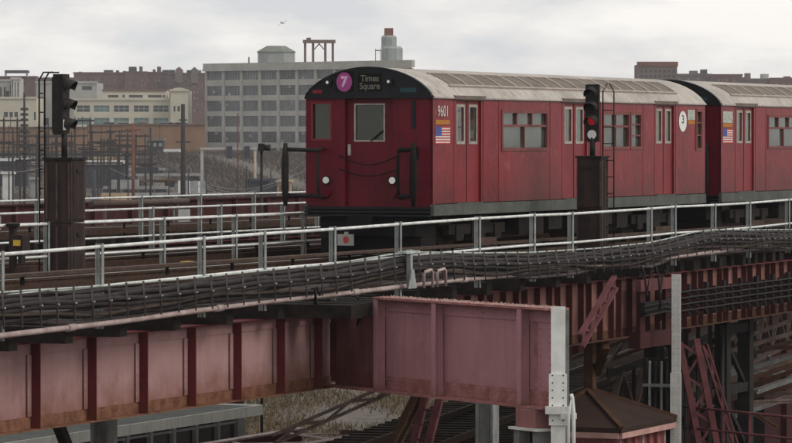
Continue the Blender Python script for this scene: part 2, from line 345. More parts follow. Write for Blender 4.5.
# ------------------------------------------------------------------ tracks and decks
RA = [(-28.68, -5.5, .85), (-26.84, -5.3, .87), (-23.58, -5.0, .88), (-20.09, -4.8, .90), (-17.85, -4.7, .92), (-15.22, -4.65, .93), (-12.55, -4.6, .95), (-8.42, -4.3, .96),
      (-5.45, -4.15, .96), (-3.41, -4.1, .95), (2.04, -3.7, .95), (3.76, -3.6, .96), (6.41, -3.55, .95), (9.2, -3.4, .95), (12.92, -3.1, .96), (19.43, -2.6, .96), (26, -2.3, .96)]
def interp(tab, u, k):
    if u <= tab[0][0]: return tab[0][k]
    for a, b_ in zip(tab, tab[1:]):
        if u <= b_[0]: return a[k] + (b_[k] - a[k]) * (u - a[0]) / (b_[0] - a[0])
    return tab[-1][k]
def track(name, wc, u0, u1, w_lo, w_hi, step=.62, third=-1, outrig=True):
    t = thing(name, '', '', (u0, wc, 0), 'track', kind='structure')
    unit = MB().box(-.11, .11, 0, 1, -.345, -.13).mesh('tie', 'timber_dark')
    k = 0; u = u0 + .2
    while u < u1:
        lo = w_lo
        if outrig:
            lo = -3.6 + .03 * max(0, u)
            if k % 3 == 0: lo = interp(RA, u, 1) + .02
        piece('tie', unit, t, rel(t, (u, lo + random.uniform(-.02, .02), 0)), 0, (1, w_hi - lo, 1)); u += step * random.uniform(.96, 1.04); k += 1
    for s_ in (-.7525, .7525):
        y = wc + s_
        r_ = MB().box(u0, u1, y - .065, y + .065, -.128, -.112).box(u0, u1, y - .012, y + .012, -.112, -.045).box(u0, u1, y - .036, y + .036, -.045, -.006).build('rail', 'rail_rust', t)
        MB().box(u0, u1, y - .03, y + .03, -.004, 0).build('rail_head', 'rail_head', r_)
    y = wc + third * 1.42
    r_ = MB().box(u0, u1, y - .03, y + .03, -.06, .06).build('third_rail', 'rail_rust', t)
    MB().box(u0, u1, y - .13, y + .13, .20, .245).build('cover_board', 'cover_board', r_)
    gm = MB(); 
    for q in range(int((u1 - u0) / 2.5)): gm.box(u0 + q * 2.5, u0 + q * 2.5 + .06, y - .1 * third - .02 , y - .1 * third + .02, -.13, .199)
    gm.build('cover_bracket', 'steel_dark', r_)
    for s_ in (-1.22, 1.22):
        if (s_ < 0) == (third < 0): continue
        MB().box(u0, u1, wc + s_ - .09, wc + s_ + .09, -.128, .02).build('guard_timber', 'timber_walk', t)
    return t
track('railway_track', 1.335, -34, 60, -3.4, 3.05)
track('railway_track', 5.55, -24, 60, 3.75, 7.6, .75, -1, False)
track('railway_track', 17.4, -4, 70, 15.2, 19.6, .8, -1, False)

# walkway boards between the near track and the railing
wk = thing('walkway', '', '', (-30, -3, 0), 'track', kind='structure')
for r_ in range(6):
    u = -33.0
    while u < 30:
        ln = random.uniform(3.2, 4.6); y0 = -3.3 + r_ * .29
        lim = interp(RA, u, 1) + .1
        if y0 > lim and y0 + .25 < -.6: MB().box(u, u + ln - .02, y0, y0 + .25, -.128, -.085 + random.uniform(-.006, .006)).build('plank', 'timber_walk', wk)
        u += ln

# ------------------------------------------------------------------ plate girders
rivet_unit = None
def rivets(mb, pts, axis, r=.016):
    for p in pts:                                  # small six-sided domes
        p = Vector(p); a = Vector(axis).normalized(); up = Vector((0, 0, 1)) if abs(a.z) < .9 else Vector((1, 0, 0)); b_ = a.cross(up).normalized(); c = a.cross(b_)
        base = [p + b_ * (math.cos(k * 1.0472) * r) + c * (math.sin(k * 1.0472) * r) for k in range(6)]
        top = p + a * r * .8
        mb._add(base + [top], [(k, (k + 1) % 6, 6) for k in range(6)])
def girder(label, u0, w0, u1, w1, z0, z1, marks, web, rib, flange, cat='girder', ribw=.16, angle=True, thick=.03, second=True, top='girder_rib'):
    """built in its own frame: x along the girder, -y towards the viewer"""
    A, B = TW(u0, w0), TW(u1, w1); d = B - A; Lg = d.length; rz = math.atan2(d.y, d.x)
    t = thing('plate_girder', label, cat, (A.x, A.y, 0), rz=rz)
    xs_ = [0] + [max(.01, min(Lg, m_)) for m_ in marks] + [Lg]
    for a, b_ in zip(xs_, xs_[1:]):
        if b_ - a > .05: MB().box(a + .004, b_ - .004, 0, thick, z0 + .02, z1 - .02).build('web_panel', web, t)
    f = MB().box(0, Lg, -.15, .18, z0, z0 + .018).build('bottom_flange', flange, t)
    MB().box(0, Lg, -.016, -.001, z0 + .019, z0 + .17).build('flange_angle', flange, f)
    f2 = MB().box(0, Lg, -.15, .18, z1 - .018, z1).build('top_flange', top, t)
    MB().box(0, Lg, -.016, -.001, z1 - .17, z1 - .019).build('flange_angle', web, f2)
    rv = MB()
    n_ = int(Lg / .17)
    rivets(rv, [(i * .17 + .08, -.017, z0 + .06 + (i % 2) * .065) for i in range(n_)], (0, -1, 0))
    rivets(rv, [(i * .17 + .08, -.017, z1 - .06 - (i % 2) * .065) for i in range(n_)], (0, -1, 0))
    if marks:
        um = MB().box(-.006, .006, -ribw, -.0165, z0 + .02, z1 - .02).mesh('stiffener', rib)
        ul = MB().box(-.11, -.0065, -.030, -.0165, z0 + .175, z1 - .175).box(.0065, .11, -.030, -.0165, z0 + .175, z1 - .175).mesh('stiffener_angle', web) if angle else None
        for m_ in marks:
            if 0 < m_ < Lg:
                s_ = piece('stiffener', um, t, (m_, 0, 0))
                if angle:
                    piece('stiffener_angle', ul, s_, (0, 0, 0))
                    rivets(rv, [(m_ + sx, -.031, z0 + .24 + k * .105) for sx in (-.07, .07) for k in range(int((z1 - z0 - .45) / .105) + 1)], (0, -1, 0))
    tag(rv.build('rivet_rows', web, t), kind='stuff')
    return t, Lg
marks = [u + 34 for u in (-32.0, -30.4, -28.8, -27.2, -25.7, -24.23, -22.64, -21.1, -19.58, -18.07, -16.56, -15.2)]
girder('long pink plate girder with rusty bottom edge below the left tracks', -34, -4.3, -14.55, -4.3, -1.51, -.35, marks, 'girder_pink', 'girder_rib', 'girder_flange')
# rusty patch plates on the girder's foot
t, Lg = girder('brown streaked plate girder with close ribs under the right side of the deck', -14.2, -3.9, 24, -2.75, -1.5, -.35, [.55 + i * .60 + (i % 3) * .07 for i in range(62)], 'far_girder', 'far_rib', 'steel_brown', angle=False, ribw=.13)
# far face girders that carry the farther tracks
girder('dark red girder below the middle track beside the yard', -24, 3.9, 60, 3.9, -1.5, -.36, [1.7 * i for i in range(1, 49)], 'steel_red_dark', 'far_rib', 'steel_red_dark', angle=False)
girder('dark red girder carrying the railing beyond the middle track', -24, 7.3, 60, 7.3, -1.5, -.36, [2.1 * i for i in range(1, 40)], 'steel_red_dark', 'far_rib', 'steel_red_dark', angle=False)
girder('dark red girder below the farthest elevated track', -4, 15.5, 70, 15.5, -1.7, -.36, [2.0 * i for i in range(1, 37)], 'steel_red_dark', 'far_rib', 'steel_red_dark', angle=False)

# far viaduct with a deep parapet girder seen between the railings
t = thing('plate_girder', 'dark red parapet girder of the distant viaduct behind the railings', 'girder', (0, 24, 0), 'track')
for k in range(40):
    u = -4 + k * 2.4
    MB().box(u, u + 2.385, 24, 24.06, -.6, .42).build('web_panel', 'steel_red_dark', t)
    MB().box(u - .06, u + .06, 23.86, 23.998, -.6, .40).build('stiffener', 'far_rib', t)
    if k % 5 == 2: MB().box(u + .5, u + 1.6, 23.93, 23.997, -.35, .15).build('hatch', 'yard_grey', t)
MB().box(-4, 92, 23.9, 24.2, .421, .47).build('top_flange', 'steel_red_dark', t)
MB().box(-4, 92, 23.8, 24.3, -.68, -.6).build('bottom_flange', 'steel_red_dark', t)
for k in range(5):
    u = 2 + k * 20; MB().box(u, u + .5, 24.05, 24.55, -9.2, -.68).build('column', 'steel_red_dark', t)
# a rusty water main carried along the parapet
single(MB().tube([(26.2, 21.0, .50), (29, 21.0, .50), (32.2, 21.0, .5)], .09, 12).tube([(27, 21.0, .45), (27, 21.0, -9.2)], .06, 6).tube([(31.5, 21.0, .45), (31.5, 21.0, -9.2)], .06, 6),
       'water_pipe', 'signal_edge', 'short thick brown pipe on posts behind the far railings', 'pipe', (29, 21, -9.2))

# skewed cross girder that sticks out on the near side
P0, P1, P2 = Vector((-1.02, 59.80, 0)), Vector((-.15, 58.4, 0)), Vector((2.22, 54.58, 0))
d = P2 - P0; Lg = d.length; rz = math.atan2(d.y, d.x); xm = (P1 - P0).length
t = thing('plate_girder', 'dull pink cantilever cross girder jutting out toward the white column', 'girder', (P0.x, P0.y, 0), rz=rz)
z0, z1 = -1.47, -.075
pm = [xm, xm + 1.62, Lg - .62]
for a, b_ in zip([-.0] + pm, pm + [Lg]):
    MB().box(a + .003, b_ - .003, 0 if a else .12, .03 if a else .15, z0 + .02, z1 - .02 if a else -.375).build('web_panel', 'girder_red' if a else 'girder_red_shaded', t)
f = MB().box(0, Lg, -.2, .2, z0 - .02, z0 + .01).build('bottom_flange', 'girder_red_flange', t)
MB().box(xm + .06, Lg, -.018, -.001, z0 + .012, z0 + .22).build('flange_angle', 'girder_red_flange', f); MB().box(0, xm - .06, .102, .119, z0 + .012, z0 + .22).build('flange_angle', 'girder_red_shaded', f)
f2 = MB().box(xm - .06, Lg + .06, -.2, .2, z1 - .02, z1 + .012).build('top_flange', 'girder_red_flange', t)
MB().box(xm + .06, Lg, -.018, -.001, z1 - .2, z1 - .022).build('flange_angle', 'girder_red', f2)
MB().box(Lg - .5, Lg - .42, -.012, -.001, z0 + .23, z1 - .21).build('cover_plate', 'girder_red_flange', t)
for m_ in pm:
    s_ = MB().box(m_ - .008, m_ + .008, -.17, -.0185, z0 + .015, z1 - .025).box(m_ - .055, m_ + .055, -.19, -.171, z0 + .015, z1 - .025).build('stiffener', 'girder_red', t)
    MB().box(m_ - .11, m_ - .009, -.033, -.019, z0 + .225, z1 - .205).build('stiffener_angle', 'girder_red', s_)
rv = MB(); n_ = int((Lg - xm) / .1)
rivets(rv, [(xm + i * .1 + .03, -.019, z0 + .05 + (i % 2) * .06) for i in range(n_)], (0, -1, 0), .018)
rivets(rv, [(xm + i * .1 + .03, -.019, z0 + .17) for i in range(n_)], (0, -1, 0), .018)
rivets(rv, [(xm + i * .14 + .03, -.019, z1 - .07 - (i % 2) * .06) for i in range(int(n_ * .7))], (0, -1, 0), .014)
for k in range(10): rivets(rv, [(Lg - .46, -.013, z0 + .3 + k * .1), (Lg - .36, -.001, z0 + .3 + k * .1), (Lg - .12, -.001, z0 + .3 + k * .1)], (0, -1, 0), .014)
tag(rv.build('rivet_rows', 'girder_red_flange', t), kind='stuff')
# gravel and rust flakes lying on the top flange
gr = MB()
for i in range(420):
    x = random.uniform(xm, Lg - .02); y = random.uniform(-.18, .18); r_ = random.uniform(.010, .026); z = z1 + .012
    vs = [(x + random.uniform(.6, 1.2) * r_ * math.cos(a), y + random.uniform(.6, 1.2) * r_ * math.sin(a), z) for a in (0, 1.25, 2.5, 3.8, 5.0)]
    gr._add(vs + [(x, y, z + r_ * random.uniform(.6, 1.3))], [(k, (k + 1) % 5, 5) for k in range(5)])
gro = gr.build('gravel', 'flange_top_dirt', None, (0, 0, 0)); gro.location = (P0.x, P0.y, 0); gro.rotation_euler = (0, 0, rz)
tag(gro, 'loose pale gravel lying along the top of the cross girder', 'gravel', kind='stuff')

# timbers bearing on the inner end of the cross girder
for k in range(5):
    u = -16.75 + k * .62
    single(MB().box(u, u + .40, -5.62 + .10 * k, -3.7, -.35 + .002 * k, -.15), 'bearing_timber', 'timber_dark', ('first', 'second', 'third', 'fourth', 'last')[k] + ' dark timber, counted from the left, bearing on the inner cross girder', 'timber', (u, -4.6, -.35))
# white column at the cantilever's end
def bolts(mb, pts, axis=(0, -1, 0), r=.014): rivets(mb, pts, axis, r)
EC = P2; rz2 = R(-8)
t = thing('steel_column', 'white riveted column standing at the end of the cross girder', 'column', (EC.x + .05, EC.y - .12, -9), rz=rz2)
MB().box(-.10, .10, -.045, -.025, 5.9, 8.96).build('face_plate', 'pole_white', t)
MB().box(-.012, .012, -.0245, .30, 0, 8.93).build('web_plate', 'steel_pale', t)
MB().box(-.12, .12, .301, .32, 0, 8.93).build('rear_plate', 'steel_grey', t)
MB().box(-.125, .125, -.075, -.0455, 7.30, 8.02).build('splice_plate', 'pole_white', t)
MB().box(-.14, .14, -.085, .34, 0, .05).build('base_plate', 'steel_grey', t)
MB().box(-.10, .10, -.045, -.025, .051, 5.89).build('lower_face_plate', 'steel_pale', t)
bm_ = MB()
bolts(bm_, [(sx, -.076, 7.37 + k * .105) for sx in (-.075, .075) for k in range(7)], r=.012)
tag(bm_.build('bolt_rows', 'steel_dark', t), kind='stuff')
MB().box(-.17, .19, -.14, -.076, 7.46, 7.57).box(.05, .27, -.2, -.141, 7.40, 7.48).build('clamp', 'steel_pale', t)
MB().tube([(.24, -.24, 6.3), (.235, -.24, 7.5), (.215, -.23, 7.70), (.20, -.22, 7.75)], .028, 8).tube([(.165, -.24, 6.3), (.17, -.24, 7.45), (.215, -.235, 7.68)], .022, 8).build('conduit', 'steel_pale', t)

# grey column that carries the cross girder, with a red bearing block
q = P2 - d.normalized() * .42
t = thing('steel_column', 'grey built-up column with red cap under the cross girder end', 'column', (q.x, q.y, -9), rz=rz)
for sx in (-.24, .24): MB().box(sx - .07, sx + .07, -.2, .2, 0, 7.2).build('channel', 'steel_grey', t)
MB().box(-.169, .169, -.02, .02, 0, 7.2).build('web_plate', 'steel_dark', t)
MB().box(-.36, .36, -.26, .26, 7.2, 7.235).build('cap_plate', 'steel_pale', t)
MB().box(-.26, .24, -.2, .2, 7.237, 7.505).build('bearing_block', 'girder_red', t)

# plain columns below the decks
def col_h(u, w_, ztop, label, mat='steel_grey', s_=.2):
    t = thing('steel_column', label, 'column', (u, w_, -9), 'track')
    for k in (-1, 1): MB().box(u - s_, u + s_, w_ + k * s_ - .02, w_ + k * s_ + .02, -8.97, ztop).build('flange', mat, t)
    MB().box(u - .015, u + .015, w_ - s_ + .021, w_ + s_ - .021, -8.97, ztop).build('web_plate', mat, t)
    MB().box(u - s_ - .1, u + s_ + .1, w_ - s_ - .1, w_ + s_ + .1, -9, -8.971).build('base_plate', mat, t)
    return t
col_h(-19.6, -3.0, -1.53, 'dark grey column below the left girder in front of the glazed hall', 'steel_grey', .13)
col_h(-8.0, -4.3, -1.6, 'grey column behind the underside of the cross girder', 'steel_grey', .14)
col_h(-26, 4.2, -1.55, 'dark column below the left end of the middle track', 'steel_dark', .2)
col_h(22, -1.5, -1.6, 'dark column far right below the deck', 'steel_dark', .22)
single(MB().bar((-22.2, -3.6, -1.5), (-19.9, -3.1, -3.3), .12, .16), 'knee_brace', 'steel_dark', 'dark diagonal brace dropping below the left girder', 'brace', (-19.9, -3.1, -3.3))

# ------------------------------------------------------------------ railings
post_me = {}
def railing(label, pts, top_mat, post_mat, zlow=-.16, mid=-.52, cat='railing', skip_ends=True, posts=None, post_w=.055, mid_mat=None, gusset=False):
    t = thing('railing', label, cat, (pts[1][0], pts[1][1], -.13), 'track')
    MB().tube(pts, .024, 8).build('top_rail', top_mat, t)
    MB().tube([(p[0], p[1], p[2] + mid) for p in pts], .022, 8).build('mid_rail', mid_mat or top_mat, t)
    for (u, w_, z) in (posts or pts[1:-1]):
        m_ = MB().box(u - .008, u + .008, w_ - post_w / 2 + .03, w_ + post_w / 2 + .03, zlow, z + .04).box(u - post_w / 2, u - .0085, w_ + post_w / 2 + .014, w_ + post_w / 2 + .03, zlow, z + .04) \
            .box(u - post_w / 2, u + post_w / 2, w_ - .045, w_ - .03, zlow, z + .045)
        if gusset: m_.prism([(0, 0), (.22, 0), (0, .24)], lambda a, b_, dd: (u + .05 + a, w_ + dd, zlow + b_), -.01, .01)
        m_.build('post', post_mat, t)
    return t
railing('near white-topped railing on grey posts running along the whole deck edge', [(-36, -6.2, .82)] + RA, 'rail_white', 'galvanised', zlow=-.2)
def line_pts(w_, z, us): return [(u, w_, z) for u in us]
railing('white pipe railing just beyond the train track, ending beside the train', line_pts(3.2, .83, [-22, -16.5, -13, -9.7, -5.21, -2.13, 1.06, 4.2, 8, 12]), 'rail_white', 'galvanised', mid=-.56, gusset=True)
railing('white pipe railing beyond the middle track', line_pts(7.9, .85, [-18, -10, -5, -.9, 3.74, 7.03, 10.3, 14, 19, 25]), 'rail_white', 'galvanised', mid=-.57)
railing('farthest white railing next to the rail yard', line_pts(15.0, .86, [-6, 2, 7, 11.9, 17.33, 20.68, 23.94, 28, 34, 42]), 'rail_white', 'galvanised', mid=-.55)

# ------------------------------------------------------------------ strapped cable bundle and the pink pipe along the edge
TR = [(-36, -6.3, .44), (-28.89, -5.62, .43), (-27.06, -5.42, .41), (-23.81, -5.12, .37), (-20.44, -4.93, .37), (-18.1, -4.82, .39), (-15.49, -4.77, .41), (-13.61, -4.73, .47), (-12.86, -4.72, .5),
      (-11.76, -4.64, .49), (-8.78, -4.42, .39), (-5.76, -4.27, .32), (-1.81, -4.07, .29), (1.7, -3.82, .30), (3.41, -3.72, .36), (5.11, -3.69, .45), (6.05, -3.67, .46), (8.83, -3.52, .39), (12.94, -3.19, .31), (19.02, -2.72, .24), (26, -2.4, .22)]
def trp(u):
    return interp(TR, u, 1), interp(TR, u, 2)
t = thing('cable_bundle', 'thick bundle of strapped dark cables hung along the near deck edge', 'cable bundle', (-12.9, -4.7, 0), 'track')
us = [-35.5 + i * .62 for i in range(98)]
us = [u for u in us if u < 25]
MB().box(0, 0, 0, 0, 0, 0)
tr_ = MB().tube([(u, trp(u)[0] + .02, trp(u)[1] + .0) for u in us], .016, 6).build('messenger_rail', 'rail_green', t)
layout = [(-.02, -.06, .035), (-.06, -.12, .040), (.0, -.14, .04), (-.09, -.185, .036), (-.03, -.21, .042), (-.10, -.25, .04), (-.04, -.29, .045), (-.11, -.325, .035), (-.05, -.37, .04), (-.02, -.43, .03)]
for k, (dy, dz, r_) in enumerate(layout):
    ph = random.uniform(0, 6); am = (.012 if k < 6 else .034) * random.uniform(.7, 1.6); f1 = random.uniform(.6, 1.3); f2 = random.uniform(2.2, 3.6); r_ *= random.uniform(.6, 1.15)
    MB().tube([(u, trp(u)[0] + dy + .008 * math.sin(u * 1.7 + ph), trp(u)[1] + dz * .95 + am * math.sin(u * f1 + ph) + .012 * math.sin(u * f2 + ph * 2)) for u in us], r_, 7).build('cable', ('cable_black', 'cable_black', 'cable_strap', 'cable_black', 'cable_black', 'steel_dark', 'cable_black', 'timber_walk', 'cable_black', 'cable_strap')[k], t)
sm = MB().bar((-.03, -.135, -.20), (.03, -.09, .03), .028, .010).bar((-.03, -.135, -.20), (-.05, -.155, -.44), .022, .010).mesh('strap', 'cable_strap')
bo = MB().lathe((0, 0, 0), [(.004, -.012), (.012, -.005), (.012, .005), (.004, .012)], 6).mesh('bolt', 'strap_bolt')
u = -34
while u < 24:
    y, z = trp(u); s_ = piece('strap', sm, t, rel(t, (u, y, z))); piece('bolt', bo, s_, (-.035, -.165, -.185)); u += random.uniform(.52, .62)
PI_ = [(-36, -6.3, -.11), (-28.94, -5.65, -.11), (-27.11, -5.45, -.12), (-23.22, -5.11, -.12), (-20.82, -4.97, -.09), (-18.17, -4.85, -.06), (-15.68, -4.8, -.05), (-13.27, -4.76, -.03), (-10.34, -4.56, -.02), (-6.17, -4.32, -.04),
       (-1.89, -4.1, -.03), (1.75, -3.84, -.03), (5.96, -3.7, .01), (12.84, -3.22, 0.0), (18.92, -2.75, -.04), (26, -2.4, -.04)]
t = thing('conduit_pipe', 'thin faded pink pipe running below the cable bundle', 'pipe', (-12.9, -4.7, 0), 'track')
MB().tube(PI_, .038, 10).build('pipe', 'pipe_pink', t)
for q in range(11):
    u = -30 + q * 5.1; MB().tube([(u - .12, interp(PI_, u - .12, 1), interp(PI_, u - .12, 2)), (u + .12, interp(PI_, u + .12, 1), interp(PI_, u + .12, 2))], .052, 10).build('coupling', 'pipe_pink', t)
# green-grey bracket where the cables cross the cross girder
t = thing('cable_bracket', 'pale bracket post holding the cables above the cross girder', 'bracket', (-12.8, -4.85, -.07), 'track')
MB().box(-12.85, -12.76, -4.93, -4.86, -.05, .56).build('post', 'galvanised', t)
MB().prism([(-.16, 0), (.16, 0), (.05, .3), (-.05, .3)], lambda a, b_, dd: (-12.8 + a, -4.94 + dd, -.05 + b_), -.01, .008).build('gusset', 'galvanised', t)
MB().box(-13.05, -12.5, -4.95, -4.80, .50, .54).build('top_plate', 'rail_green', t)
# pink pipe hoop standing on the cross girder
for k, (du, lab) in enumerate([(.0, 'small pink pipe hoop on the cross girder beside the bracket post'), (.55, 'second pink pipe hoop on the cross girder, farther from the bracket')]):
    u = -12.35 + du
    single(MB().tube([(u, -4.95, -.06), (u, -4.95, .17), (u + .06, -4.95, .20), (u + .30, -4.95, .22), (u + .36, -4.95, .18), (u + .36, -4.95, -.06)], .025, 8), 'pipe_hoop', 'pipe_pink', lab, 'pipe', (u, -4.95, -.06))
# slack loops of cable hanging below the deck
for (u, w_, z, a, h, lab) in [(-15.0, -4.98, -.08, .22, .38, 'black cable loop hanging below the bundle at the girder corner'), (-16.6, -4.98, .08, .3, .22, 'small black cable loop hanging from the bundle left of the corner'),
                              (.6, -4.15, -.1, .7, .62, 'black slack cable looping down in front of the brown girder'), (1.5, -4.1, -.12, .55, .8, 'longer black slack cable hanging by the dark column top')]:
    pts = [(u + a * (k / 8 - .5), w_ - .05 * math.sin(k * .8), z - h * math.sin(math.pi * k / 8) + .12 * math.sin(k * 2.1)) for k in range(9)]
    single(MB().tube(pts, .02, 6), 'cable_loop', 'cable_black', lab, 'cable', tuple(pts[0]))

# ------------------------------------------------------------------ subway cars
CL, CW_, ZE = 16.47, 2.68, 3.11
def arch(y): k = abs(2 * y / CW_ - 1); return ZE + .58 * max(0, 1 - k * k) ** .7
def make_car(u0, label, first):
    t = thing('subway_car', label, 'subway car', (u0, 0, 0), 'track', 'cars of the red train')
    X = lambda a: u0 + a
    side = lambda a, b_, dd: (X(a), dd, b_)             # near side, dd inwards
    fside = lambda a, b_, dd: (X(a), CW_ - dd, b_)
    doors = [(1.18, 2.50), (7.18, 8.57), (13.03, 14.26)]
    wins = [(3.63, 6.18, 2.09, 2.86), (9.57, 11.22, 2.10, 2.86)]
    small = [(11.34, 12.02, 2.10, 2.86), (15.82, 16.22, 2.06, 2.96)]
    holes = [(a, b_, 1.06, 3.05) for a, b_ in doors] + wins + small
    fholes = wins + small[:1] + [(a + k * (b_ - a) / 2 + .15, a + (k + 1) * (b_ - a) / 2 - .15, 2.24, 2.94) for a, b_ in doors for k in (0, 1)]
    bm_ = MB().wall(side, 0, CL, 1.05, ZE, holes, .10).wall(fside, 0, CL, 1.05, ZE, fholes, .10)
    bm_.wall(lambda a, b_, dd: (X(CL) - dd, a, b_), 0, CW_, .99, ZE, [(1.07, 1.66, 2.28, 2.96)], .10)
    body = bm_.build('body', 'car_red', t)
    # interior: lining, ceiling, seats, poles
    li = MB().wall(lambda a, b_, dd: (X(a), .101 + dd, b_), .14, CL - .12, 1.0, 3.0, [(a, b_, 1.06, 3.0) for a, b_ in doors] + [(a - .05, b_ + .05, z0 - .05, z1 + .05) for a, b_, z0, z1 in wins + small], .02)
    li.wall(lambda a, b_, dd: (X(a), CW_ - .101 - dd, b_), .14, CL - .12, 1.0, 3.0, [(a - .03, b_ + .03, z0 - .03, z1 + .03) for a, b_, z0, z1 in fholes], .02)
    li.box(X(.15), X(CL - .12), .1, CW_ - .1, 3.0, 3.02); li.build('lining', 'car_cream', t)
    for a, b_ in ((2.7, 6.9), (8.8, 12.8)):
        for y0, y1, yb in ((.13, .62, .13), (CW_ - .62, CW_ - .13, CW_ - .2)):
            MB().box(X(a), X(b_), y0, y1, 1.36, 1.45).box(X(a), X(b_), yb, yb + .07, 1.451, 1.95).box(X(a), X(b_), y0 + .1, y1 - .1, 1.0, 1.359).build('bench_seat', 'car_seat', t)
    for a in (1.85, 4.8, 7.87, 10.8, 13.6): MB().tube([(X(a), CW_ / 2, 1.0), (X(a), CW_ / 2, 3.0)], .02, 6).build('grab_pole', 'window_trim', t)
    MB().box(X(1.0), X(1.05), 1.9, 2.55, 1.0, 3.0).build('cab_partition', 'car_cream', t)
    MB().box(X(.9), X(.95), 1.42, 1.9, 1.0, 3.0).build('cab_door', 'frame_brown', t)
    MB().box(X(.5), X(.6), 1.15, 1.32, 2.3, 2.75).build('bright_sheet', 'sign_white', t)  # added pale sheet standing in for the bright view through the end door
    # seams and rivet battens on the side sheets
    sb = MB()
    for a in (1.08, 2.62, 3.45, 6.36, 7.06, 8.70, 9.42, 12.15, 12.93, 14.38): sb.box(X(a) - .012, X(a) + .012, -.006, .0, 1.06, 3.08)
    sb.build('seam_batten', 'door_red', body)
    # doors
    for a, b_ in doors:
        h = (b_ - a) / 2
        for k in (0, 1):
            x0 = a + k * h + .012; x1 = a + (k + 1) * h - .012
            d_ = MB().wall(side, x0, x1, 1.065, 3.045, [(x0 + .14, x1 - .14, 2.24, 2.94)], .03)
            for v in range(len(d_.v)): d_.v[v] = (d_.v[v][0], d_.v[v][1] + .045, d_.v[v][2])
            d_.box(X(x0), X(x1), .076, .095, 1.065, 2.235).box(X(x0), X(x1), .076, .095, 2.945, 3.045).box(X(x0), X(x0 + .135), .076, .095, 2.236, 2.944).box(X(x1 - .135), X(x1), .076, .095, 2.236, 2.944)
            do = d_.build('door', 'door_red', t)
            MB().box(X(x0 + .15), X(x1 - .15), .065, .075, 2.25, 2.93).build('pane', 'car_glass', do)
            tr = MB()
            for q in ((x0 + .10, x0 + .145), (x1 - .145, x1 - .10)): tr.box(X(q[0]), X(q[1]), .034, .046, 2.20, 2.98)
            tr.box(X(x0 + .145), X(x1 - .145), .034, .046, 2.20, 2.255).box(X(x0 + .145), X(x1 - .145), .034, .046, 2.925, 2.98)
            tr.build('window_frame', 'window_trim', do)
        MB().box(X(a + h - .012), X(a + h + .012), .04, .06, 1.07, 3.04).build('door_edge', 'car_dark', t)
        MB().box(X(a - .02), X(b_ + .02), -.035, .04, 1.035, 1.058).build('sill', 'car_skirt', t)
        MB().box(X(a - .15), X(b_ + .15), -.05, .03, 3.075, 3.15).build('door_gutter', 'roof_vent', t)
    # side windows
    for (a, b_, z0, z1), nn in zip(wins + small, (3, 2, 1, 1)):
        wn = MB().box(X(a), X(b_), .05, .06, z0, z1).build('window', 'car_glass', t)
        fr = MB(); s_ = .035
        fr.box(X(a - .03), X(b_ + .03), -.018, .03, z0 - .03, z0 + s_).box(X(a - .03), X(b_ + .03), -.018, .03, z1 - s_, z1 + .03).box(X(a - .03), X(a + s_), -.018, .03, z0 + s_ + .001, z1 - s_ - .001).box(X(b_ - s_), X(b_ + .03), -.018, .03, z0 + s_ + .001, z1 - s_ - .001)
        zb = z0 + (z1 - z0) * .62
        if nn > 1:
            fr.box(X(a + s_), X(b_ - s_), .0, .045, zb - .02, zb + .025)
            for k in range(1, nn): fr.box(X(a + (b_ - a) * k / nn - .02), X(a + (b_ - a) * k / nn + .02), .002, .044, zb + .026, z1 - s_ - .001)
            fr.box(X((a + b_) / 2 - .018), X((a + b_) / 2 + .018), .002, .044, z0 + s_ + .001, zb - .021)
        else:
            for q in (.36, .68): fr.box(X(a + s_), X(b_ - s_), .0, .045, z0 + (z1 - z0) * q - .015, z0 + (z1 - z0) * q + .015)
        fr.build('window_frame', 'window_rubber', wn)
    # skirt
    MB().box(X(-.02), X(CL), -.03, .05, .82, 1.034).box(X(-.02), X(CL), CW_ - .05, CW_ + .03, .82, 1.034).build('skirt', 'car_skirt', t)
    MB().box(X(.18), X(CL - .12), .06, CW_ - .06, .80, .99).build('floor', 'car_dark', t)
    # roof
    N_ = 22; ys_ = [CW_ * i / N_ for i in range(N_ + 1)]
    ys_ = [0, .03, .08] + [y for y in ys_ if .1 < y < CW_ - .1] + [CW_ - .08, CW_ - .03, CW_]
    rb_ = MB(); n_ = len(ys_); xs_ = [.0, 4, 8, 12, CL]
    rb_._add([(X(a), y + (-.035 if y == 0 else .035 if y == CW_ else 0), arch(y)) for a in xs_ for y in ys_], [(j * n_ + i, (j + 1) * n_ + i, (j + 1) * n_ + i + 1, j * n_ + i + 1) for j in range(len(xs_) - 1) for i in range(n_ - 1)], True)
    rb_.box(X(0), X(CL), -.04, -.0, 3.085, 3.109).box(X(0), X(CL), CW_, CW_ + .04, 3.085, 3.109)
    rb_._add([(X(CL), y, arch(y)) for y in ys_] + [(X(CL), y, 3.08) for y in ys_], [(i, i + 1, n_ + i + 1, n_ + i) for i in range(n_ - 1)])
    roof = rb_.build('roof', 'car_roof', t)
    def strip(a0, a1, y0, y1, lift, name, mat, par, nn=5):
        vs = []
        for k in range(nn + 1):
            y = y0 + (y1 - y0) * k / nn
            for a in (a0, a1): vs += [(X(a), y - lift * .55, arch(y) + lift), (X(a), y, arch(y) - .01)]
        fs = []
        for k in range(nn):
            o = k * 4; fs += [(o, o + 2, o + 6, o + 4), (o, o + 4, o + 5, o + 1), (o + 2, o + 3, o + 7, o + 6)]
        e_ = nn * 4; fs += [(0, 1, 3, 2), (e_, e_ + 2, e_ + 3, e_ + 1)]
        return MB()._add(vs, fs).build(name, mat, par)
    nv = 15; a0, a1 = 1.3, 14.9
    for k in range(nv):
        p = a0 + (a1 - a0) * k / nv; q = a0 + (a1 - a0) * (k + 1) / nv
        strip(p + .05, q - .05, .22, .60, .012, 'roof_vent', 'roof_vent', roof)
        strip(q - .045, q + .045, .20, .62, .03, 'vent_rib', 'vent_rib', roof)
